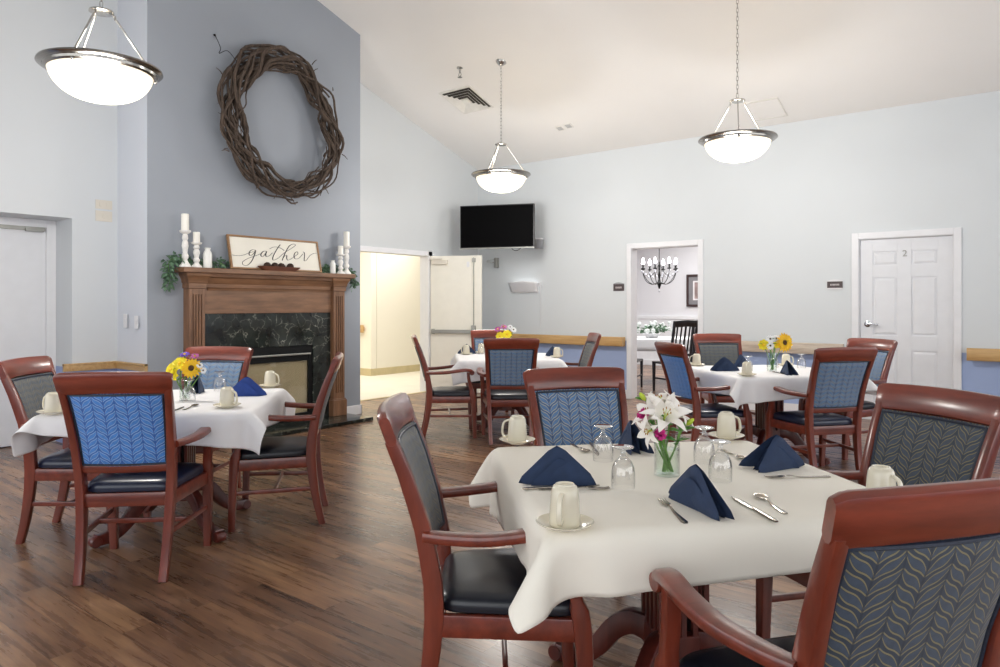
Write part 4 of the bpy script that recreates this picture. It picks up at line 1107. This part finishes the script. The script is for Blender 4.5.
cutlery('knife', 'silver knife behind the broad napkin, touching the goblet', (-1.31, 2.26), (-1.44, 2.43))
cutlery('fork', 'silver fork tucked behind the nearest mug below the broad napkin', (-1.05, 1.865), (-1.20, 1.735))
cutlery('knife', 'silver knife in front of the broad napkin behind the nearest mug', (-1.085, 1.885), (-1.245, 1.70))
cutlery('spoon', 'silver spoon on the left table beside the vase', (-3.70, 2.02), (-3.60, 1.90))
cutlery('knife', 'silver knife on the left table next to the blue chair back', (-3.68, 1.93), (-3.55, 1.80))
cutlery('knife', 'silver knife beside the sunflower vase on the right back table', (-1.82, 6.0), (-1.68, 5.82))

# ------------------------------------------------------------------ vases and flowers
def vase(lab, x, y, r, h, wl):
    t = thing('flower_vase', lab, 'vase', (x, y, ZC), 0, 'glass flower vases')
    b = MB(); b.lathe([(.001, 0), (r, 0), (r, h)], 40); b.lathe([(r, h), (r-.0025, h), (r-.0025, .008), (.001, .008)], 40); b.build('glass', M['vase_glass'], t)
    b = MB(); b.lathe([(r-.004, .0085), (r-.004, wl), (.001, wl)], 32); b.build('water', M['water'], t)
    return t
def petal(b, org, d, up, L, w, curl, cup_=.3, pw=.8, mi=0, n=(4, 8)):
    d = Vector(d).normalized(); up = Vector(up); up = (up-d*up.dot(d)).normalized(); s_ = d.cross(up)
    def f(u, v):
        a = curl*v; x = math.sin(a)/curl*L if abs(curl) > .01 else v*L; z = (1-math.cos(a))/curl*L if abs(curl) > .01 else 0
        ww = w*math.sin(PI*(.06+.94*v)**.9)**pw if v < .99 else w*.04
        return Vector(org)+d*x-up*z+s_*ww*(2*u-1)+up*cup_*w*(2*u-1)**2
    b.grid(n[0], n[1], f, mi=mi)
def flower(kind, lab, base, head, face, size, col=None, grp_=None, leaves=2, seed=1):
    """stem from base to head, blossom facing `face`"""
    rnd = random.Random(seed*13+len(lab)); base, head, face = Vector(base), Vector(head), Vector(face).normalized()
    t = thing(kind, lab, 'flower', base, 0, grp_); H = head-base
    mid = H*.5+Vector((rnd.uniform(-.008, .008), rnd.uniform(-.008, .008), 0))
    P = catmull([Vector((0, 0, 0)), mid, H-face*.012, H], 6)
    b = MB(); b.tube(P, .0031, 6); b.build('stem', M['stem'], t)
    if leaves:
        b = MB()
        for k in range(leaves):
            p = P[int(len(P)*rnd.uniform(.45, .85))]; a = rnd.uniform(0, 2*PI)
            leafmesh(b, p, (math.cos(a), math.sin(a), .7), rnd.uniform(.04, .06), .009, rnd.uniform(-.6, .6), .35)
        b.build('leaf', M['leaf_green'], t)
    up = face; a1 = face.orthogonal().normalized(); a2 = face.cross(a1); b = MB(); mats = [col]
    if kind == 'lily':
        for k in range(6):
            a = 2*PI*k/6+seed; rad = a1*math.cos(a)+a2*math.sin(a); ly = .0 if k % 2 else .1
            petal(b, H-face*.012, face*(.85+ly)+rad*.62, rad*-1+face*.4, size*(1 if k % 2 else 1.06), size*(.21 if k % 2 else .16), 1.15, .18, .75, n=(6, 10)) if False else None
            # trumpet base then recurving tip
            L = size*(1 if k % 2 else 1.05); w = size*(.27 if k % 2 else .20)
            s_ = face.cross(rad).normalized()
            def f(u, v, rad=rad, s_=s_, L=L, w=w):
                r_ = L*(.10+.98*v**1.55); z = L*(.72*math.sin(min(1, v*1.08)*PI*.62)); ww = w*math.sin(PI*(.10+.90*v)**.85)**.75 if v < .99 else .001
                return H-face*L*.35+rad*r_+face*z+s_*ww*(2*u-1)+face*.25*w*(2*u-1)**2*(1-v*.5)
            b.grid(6, 12, f)
        bl = b.build('blossom', col, t)
        b = MB()
        for k in range(6):
            a = 2*PI*k/6+.4; rad = a1*math.cos(a)+a2*math.sin(a); e = H+face*size*.42+rad*size*.16
            b.tube([H-face*.02, H+face*size*.2+rad*size*.05, e], .0009, 5); b.ball(e, (.002, .002, .004), 6, 5, mi=1)
        b.build('stamens', [M['leaf_lime'], M['anther']], bl)
    elif kind == 'sunflower':
        for rw, (nn, L) in enumerate(((17, 1.), (15, .86))):
            for k in range(nn):
                a = 2*PI*(k+.5*rw)/nn; rad = a1*math.cos(a)+a2*math.sin(a)
                petal(b, H+rad*size*.24+face*.002*(1-rw), rad+face*(.12+.25*rw+rnd.uniform(-.06, .06)), face, size*.80*L*rnd.uniform(.9, 1.08), size*.17, .35+.2*rnd.random(), .25)
        bl = b.build('ray_petals', M['gold'], t)
        b = MB(); nrm = Matrix.Translation(H) @ face.to_track_quat('Z', 'Y').to_matrix().to_4x4()
        b.lathe([(size*.30, -.004), (size*.30, .003), (size*.20, .007), (size*.08, .005), (.0005, .004)], 20, mat=nrm); b.build('seed_disc', M['seed'], bl)
    elif kind in ('daisy', 'yellow_flower', 'violet_flower'):
        nn = {'daisy': 13, 'yellow_flower': 8, 'violet_flower': 7}[kind]
        for k in range(nn):
            a = 2*PI*k/nn; rad = a1*math.cos(a)+a2*math.sin(a)
            petal(b, H+rad*size*.1, rad+face*rnd.uniform(.2, .5), face, size, size*(.22 if kind == 'daisy' else .42), .9, .3, n=(2, 6))
        bl = b.build('petals', col, t)
        b = MB(); b.ball(H+face*.003, size*.24, 10, 6); b.build('centre', M['seed'] if kind == 'daisy' else M['gold'], bl)
    elif kind == 'carnation':
        for k in range(46):
            dd = (face*rnd.uniform(.1, 1)+a1*rnd.gauss(0, .7)+a2*rnd.gauss(0, .7)).normalized()
            petal(b, H+dd*size*.15, dd, Vector((rnd.gauss(0, 1), rnd.gauss(0, 1), rnd.gauss(0, 1))), size*rnd.uniform(.6, .9), size*.26, rnd.uniform(-.8, .8), .7, .5, n=(3, 4))
        b.build('petals', col, t)
    elif kind == 'flower_bud':
        b.lathe([(.001, 0), (size*.22, size*.25), (size*.26, size*.55), (size*.14, size*.9), (.001, size)], 10, mat=Matrix.Translation(H) @ face.to_track_quat('Z', 'Y').to_matrix().to_4x4()); b.build('bud', col, t)
    return t
def F(kind, lab, c, dx, dz, face, size, col=None, b0=(0, 0), g=None, leaves=2, seed=1):
    """dx = (screen-right, towards camera) offset of the head from the vase centre"""
    r_ = Vector((.788, .616, 0)); n_ = Vector((.616, -.788, 0))
    o = Vector((c[0], c[1], ZC)); head = o+r_*dx[0]+n_*dx[1]+Vector((0, 0, dz)); base = o+r_*b0[0]+n_*b0[1]+Vector((0, 0, .012))
    fc = r_*face[0]+n_*face[1]+Vector((0, 0, face[2]))
    return flower(kind, lab, base, head, fc, size, col, g, leaves, seed)
VF = (-.985, 2.145)
vase('clear glass cylinder vase with white lilies on the front table', VF[0], VF[1], .041, .14, .085)
gF = 'flowers in the lily vase'
F('lily', 'large white lily in the middle of the front table vase', VF, (-.014, .03), .192, (.05, .75, .75), .080, M['lily'], (-.008, .012), gF, 1, 1)
F('lily', 'white lily pointing left in the front table vase', VF, (-.050, .01), .198, (-.8, .35, .45), .066, M['lily'], (.012, 0), gF, 1, 2)
F('lily', 'white lily pointing right in the front table vase', VF, (.020, .005), .200, (.7, .3, .6), .070, M['lily'], (-.014, 0), gF, 1, 3)
F('lily', 'white lily opening upward at the back of the lily vase', VF, (-.022, -.02), .228, (-.05, .1, 1), .064, M['lily'], (.0, -.012), gF, 1, 4)
F('lily', 'drooping white lily at the lower left of the lily vase', VF, (-.058, .03), .150, (-.8, .5, -.1), .052, M['lily'], (.01, .01), gF, 0, 5)
F('carnation', 'magenta flower at the upper left of the lily vase', VF, (-.075, .0), .195, (-.7, .6, .3), .024, M['pink'], (.012, -.012), gF, 0, 6)
F('carnation', 'magenta flower hanging below the large white lily', VF, (-.032, .045), .140, (-.3, .9, .1), .024, M['pink'], (.016, .012), gF, 0, 7)
F('flower_bud', 'lime green bud at the top left of the lily vase', VF, (-.068, -.01), .240, (-.6, .2, .8), .035, M['leaf_lime'], (.0, .015), gF, 1, 8)
F('flower_bud', 'yellow green bud at the right of the lily vase', VF, (.055, .02), .165, (.7, .2, .6), .035, M['leaf_lime'], (-.012, .014), gF, 6, 9)
F('flower_bud', 'small green bud low at the right of the lily vase', VF, (.042, .03), .150, (.6, .4, .6), .022, M['leaf_green'], (-.016, .008), gF, 8, 10)
F('flower_bud', 'small green bud behind the magenta flowers in the lily vase', VF, (-.04, -.02), .160, (-.5, -.2, .7), .022, M['leaf_green'], (.016, -.01), gF, 8, 11)
VL = (-3.965, 2.095)
vase('glass vase with sunflower and yellow blooms on the left table', VL[0], VL[1], .030, .135, .09)
gL = 'flowers in the left table vase'
F('sunflower', 'sunflower facing the room in the left table vase', VL, (.055, .04), .190, (.25, 1, .15), .058, None, (-.006, .004), gL, 5, 1)
F('yellow_flower', 'pale yellow bloom at the far left of the left table vase', VL, (-.065, .03), .180, (-.5, .8, .3), .046, M['yellow'], (.01, 0), gL, 5, 2)
F('yellow_flower', 'yellow bloom above the middle of the left table vase', VL, (-.015, .03), .215, (-.1, .8, .5), .046, M['yellow'], (0, .012), gL, 1, 3)
F('yellow_flower', 'low yellow bloom under the others in the left table vase', VL, (-.05, .04), .150, (-.3, .9, .1), .038, M['yellow'], (.01, .01), gL, 5, 4)
F('violet_flower', 'violet bloom at the top of the left table vase', VL, (-.005, -.01), .265, (0, .5, 1), .030, M['purple'], (0, -.01), gL, 1, 5)
F('violet_flower', 'mauve bloom above the sunflower in the left table vase', VL, (.055, -.01), .255, (.2, .6, .8), .024, M['mauve'], (-.01, -.01), gL, 1, 6)
F('daisy', 'small white daisy right of the sunflower in the left table vase', VL, (.115, .02), .175, (.5, .8, .2), .020, M['daisy'], (-.01, .01), gL, 1, 7)
F('daisy', 'small white daisy low at the right of the left table vase', VL, (.10, .03), .205, (.5, .6, .5), .020, M['daisy'], (-.01, 0), gL, 1, 8)
VM = (-4.66, 6.06)
vase('glass vase with yellow and mauve blooms on the middle back table', VM[0], VM[1], .035, .14, .09)
gM = 'flowers in the middle back table vase'
F('yellow_flower', 'left yellow bloom in the middle back table vase', VM, (-.06, .04), .215, (-.3, .9, .3), .050, M['yellow'], (.01, 0), gM, 2, 2)
F('yellow_flower', 'right yellow bloom in the middle back table vase', VM, (.015, .04), .235, (.1, .9, .4), .055, M['yellow'], (0, .01), gM, 2, 3)
F('violet_flower', 'mauve bloom at the left of the middle back table vase', VM, (-.085, .0), .29, (-.2, .7, .6), .038, M['mauve'], (.01, -.01), gM, 1, 5)
F('violet_flower', 'mauve bloom at the top of the middle back table vase', VM, (-.02, .0), .315, (0, .6, .8), .038, M['mauve'], (0, -.01), gM, 1, 6)
F('daisy', 'white daisy at the upper right of the middle back table vase', VM, (.085, .01), .285, (.2, .8, .5), .036, M['daisy'], (-.01, 0), gM, 1, 7)
F('daisy', 'white daisy above the right yellow bloom on the middle back table', VM, (.05, .01), .315, (.1, .8, .6), .030, M['daisy'], (-.01, .01), gM, 1, 8)
VR = (-1.84, 6.06)
vase('glass vase with one big sunflower on the right back table', VR[0], VR[1], .040, .15, .10)
gR = 'flowers in the right back table vase'
F('sunflower', 'big sunflower in the right back table vase', VR, (.095, .03), .240, (.35, 1, .15), .082, None, (-.01, .0), gR, 5, 1)
F('daisy', 'white daisy at the top left of the right back table vase', VR, (-.025, .03), .27, (-.1, .9, .3), .034, M['daisy'], (0, .01), gR, 1, 2)
F('daisy', 'white daisy at the top centre of the right back table vase', VR, (.025, .03), .275, (0, .9, .4), .032, M['daisy'], (0, -.01), gR, 1, 3)
F('daisy', 'white daisy below the other daisies in the right back table vase', VR, (-.03, .045), .215, (-.1, 1, .1), .034, M['daisy'], (.01, .01), gR, 1, 4)
F('yellow_flower', 'yellow bloom at the left of the right back table vase', VR, (-.075, .02), .22, (-.5, .8, .2), .048, M['yellow'], (.01, 0), gR, 5, 5)
F('yellow_flower', 'yellow bloom between daisies and sunflower on the right back table', VR, (.02, .04), .22, (0, 1, .2), .030, M['yellow'], (0, .012), gR, 5, 6)

# ------------------------------------------------------------------ private dining room
t = thing('chandelier', 'black chandelier with candle bulbs and crystal drops in the far dining room', 'chandelier', (-5.03, 10.66, 1.66))
b = MB(); b.lathe([(.001, -.10), (.012, -.09), (.03, -.03), (.05, 0), (.028, .02), (.014, .06), (.022, .12), (.01, .2), (.012, .34), (.001, .35)], 16); b.tube([(0, 0, .34), (0, 0, 1.14)], .006); b.build('centre_column', M['black_metal'], t)
for k in range(8):
    a = 2*PI*k/8+.2; c, s_ = math.cos(a), math.sin(a); rr = .30 if k % 2 else .27
    b = MB(); b.tube([(c*x, s_*x, z) for x, z in [(p.x, p.z) for p in catmull([(.02, 0, .01), (.12, 0, -.02), (.22, 0, .04), (rr, 0, .16), (rr, 0, .22)], 5)]], .006, 6)
    b.tube([(c*x, s_*x, z) for x, z in ((.012, .3), (.08, .17), (.17, .10))], .003, 5)
    b.lathe([(.001, .215), (.03, .22), (.034, .235), (.012, .24), (.012, .30), (.001, .30)], 12, c=(c*rr, s_*rr, 0)); b.build('arm', M['black_metal'], t)
    b = MB(); b.lathe([(.001, .30), (.02, .315), (.026, .34), (.016, .38), (.001, .41)], 10, c=(c*rr, s_*rr, 0)); b.build('bulb', M['bulb'], t)
    b = MB()
    for q in (-.25, .0, .5, 1.): b.lathe([(.001, .0), (.013, .02), (.001, .05)], 6, c=(c*(rr-.10*q), s_*(rr-.10*q), .15-.07*q))
    b.build('crystal_drop', M['crystal'], t)
b = MB(); b.lathe([(.001, -.16), (.016, -.13), (.001, -.10)], 8); b.build('bottom_crystal', M['crystal'], t)

t = thing('framed_picture', 'dark framed picture with grey mat on the far dining room wall', 'picture', (-5.62, 14.0, 1.60))
def ff(b, w, h, k, y0, y1):
    b.box(-w, w, y0, y1, -h, -h+k); b.box(-w, w, y0, y1, h-k, h); b.box(-w, -w+k, y0, y1, -h+k, h-k); b.box(w-k, w, y0, y1, -h+k, h-k)
b = MB(); ff(b, .36, .335, .045, -.04, 0); b.build('frame', M['picture_frame'], t, bevel=.004)
b = MB(); ff(b, .32, .295, .10, -.02, -.005); b.build('mat', M['picture_mat'], t)
b = MB(); ff(b, .22, .20, .03, -.022, -.005); b.build('inner_mat', M['picture_white'], t)
b = MB(); b.box(-.19, .19, -.015, -.005, -.17, .17); b.build('print', M['picture_art'], t)

dt = thing('formal_dining_table', 'dark table under a white cloth in the far dining room', 'table', (-5.35, 10.95, 0), R(38))
b = MB(); b.box(-.95, .95, -.5, .5, .70, .74); b.build('tabletop', M['black_wood'], dt, bevel=.005)
for sx in (-1, 1):
    for sy in (-1, 1): b = MB(); b.sweep([(sx*.85, sy*.4, 0), (sx*.85, sy*.4, .70)], [(.02, .02), (.035, .035)], (1, 0, 0), .2); b.build('leg', M['black_wood'], dt)
def skirt():
    b = MB(); N = 120
    def ring(off, z, w):
        out = []
        for k in range(N):
            a = 2*PI*k/N; c, s_ = math.cos(a), math.sin(a); X = abs(c)**.25*(1 if c > 0 else -1); Y = abs(s_)**.25*(1 if s_ > 0 else -1)
            o_ = off+w*math.sin(k*.9); out.append((X*(.955+o_), Y*(.505+o_), z))
        return out
    b.loft([ring(-.4, .7425, 0), ring(-.01, .7435, 0), ring(.004, .738, 0), ring(.012, .70, .003), ring(.02, .62, .008), ring(.03, .55, .013)], False)
    b.loft([ring(-.4, .7425, 0), ring(-.401, .7425, 0)], True); return b
o = skirt().build('tablecloth', M['cloth_cool'], loc=(-5.35, 10.95, 0), rot=(0, 0, R(38)), solid=.002); tag(o, 'white tablecloth on the table in the far dining room', 'tablecloth')
def slat_chair(lab, x, y, a, first=[None]):
    if first[0] is None:
        t = thing('slat_back_chair', lab, 'chair', (x, y, 0), a, 'black chairs in the far dining room'); K = M['black_wood']
        for sg in (-1, 1):
            b = MB(); b.sweep([(sg*.19, -.24, 0), (sg*.20, -.2, .45), (sg*.20, -.23, .75), (sg*.21, -.30, 1.06)], (.018, .018), (1, 0, 0), .3); b.build('leg', K, t)
            b = MB(); b.sweep([(sg*.21, .2, 0), (sg*.21, .2, .43)], [(.014, .014), (.022, .022)], (1, 0, 0), .3); b.build('leg', K, t)
        b = MB(); b.box(-.23, .23, -.21, .23, .42, .45); b.build('seat', K, t, bevel=.01)
        b = MB(); b.sweep([(-.215, -.285, 1.02), (0, -.31, 1.035), (.215, -.285, 1.02)], (.05, .012), (0, -.2, .98), .4); b.build('top_rail', K, t)
        b = MB(); b.sweep([(-.2, -.21, .56), (.2, -.21, .56)], (.02, .01), (0, 0, 1), .3); b.build('lower_rail', K, t)
        for k in (-2, -1, 0, 1, 2): b = MB(); b.sweep([(k*.07, -.212, .56), (k*.075, -.25, .78), (k*.075, -.292, 1.0)], (.016 if k == 0 else .012, .006), (1, 0, 0), .3); b.build('slat', K, t)
        for sg in (-1, 1): b = MB(); b.sweep([(sg*.2, -.2, .2), (sg*.21, .2, .2)], (.012, .008), (0, 0, 1), .3); b.build('stretcher', K, t)
        first[0] = t
    else: dup(first[0], (x, y, 0), a, lab)
slat_chair('black slat back chair in the doorway view, left of the two with slats showing', -4.45, 9.92, R(62))
slat_chair('black slat back chair next to the doorway edge, right of the two with slats showing', -4.43, 10.60, R(60))
slat_chair('black chair at the near left side of the far dining table', -5.24, 9.90, R(15))
slat_chair('black chair at the far left side of the dining room table by the wainscot', -6.35, 11.5, R(-120))
t = thing('centrepiece', 'pale floral centrepiece on the far dining room table', 'centrepiece', (-5.30, 10.95, .745))
b = MB(); b.lathe([(.001, 0), (.09, 0), (.13, .05), (.15, .08), (.14, .08), (.001, .05)], 20); b.build('bowl', M['white_plastic'], t)
b = MB(); rnd = random.Random(5)
for k in range(34): b.ball((rnd.gauss(0, .16), rnd.gauss(0, .08), .12+rnd.uniform(0, .14)), rnd.uniform(.02, .04), 8, 6)
b.build('blossoms', M['foliage_white'], t)
b = MB()
for k in range(110): leafmesh(b, (rnd.gauss(0, .15), rnd.gauss(0, .08), .08+rnd.uniform(0, .12)), (rnd.gauss(0, 1), rnd.gauss(0, 1), rnd.random()), .08, .018, rnd.uniform(0, 6))
b.build('leaves', M['leaf'], t)

# ------------------------------------------------------------------ lights
def area(name, loc, rot, sx, sy, e, col):
    l = bpy.data.lights.new(name, 'AREA'); l.shape = 'RECTANGLE'; l.size = sx; l.size_y = sy; l.energy = e; l.color = col
    o = bpy.data.objects.new(name, l); COL.objects.link(o); o.location = loc; o.rotation_euler = rot; return o
area('hall_ceiling_light', (-9.0, 7.6, 2.58), (0, 0, 0), 1.6, 4.5, 62, (1, .96, .88))
area('hall_ceiling_light', (-11, 6.5, 2.58), (0, 0, 0), 2, 3, 30, (1, .96, .88))
area('dining_room_light', (-4.4, 11.6, 2.78), (0, 0, 0), 3.5, 3.5, 150, (1, 1, .98))
w = bpy.data.worlds.new('daylight'); SC.world = w; w.use_nodes = True
bg = w.node_tree.nodes['Background']; bg.inputs[0].default_value = (.97, .985, 1, 1); bg.inputs[1].default_value = 2.1

# ------------------------------------------------------------------ camera
cd = bpy.data.cameras.new('camera'); cam = bpy.data.objects.new('camera', cd); COL.objects.link(cam); SC.camera = cam
cd.sensor_width = 36; cd.lens = 703.6*36/1000; cd.shift_y = -.0285; cd.clip_start = .05; cd.clip_end = 100
cam.location = (0, 0, 1.30); cam.rotation_euler = (PI/2, 0, R(38.015))
SC.view_settings.view_transform = 'Standard'; SC.view_settings.look = 'None'; SC.view_settings.exposure = .25; SC.view_settings.gamma = 1
SC.view_settings.use_curve_mapping = False
SC.cycles.max_bounces = 10; SC.cycles.transparent_max_bounces = 24; SC.cycles.diffuse_bounces = 6
try: SC.cycles.use_denoising = True
except Exception: pass
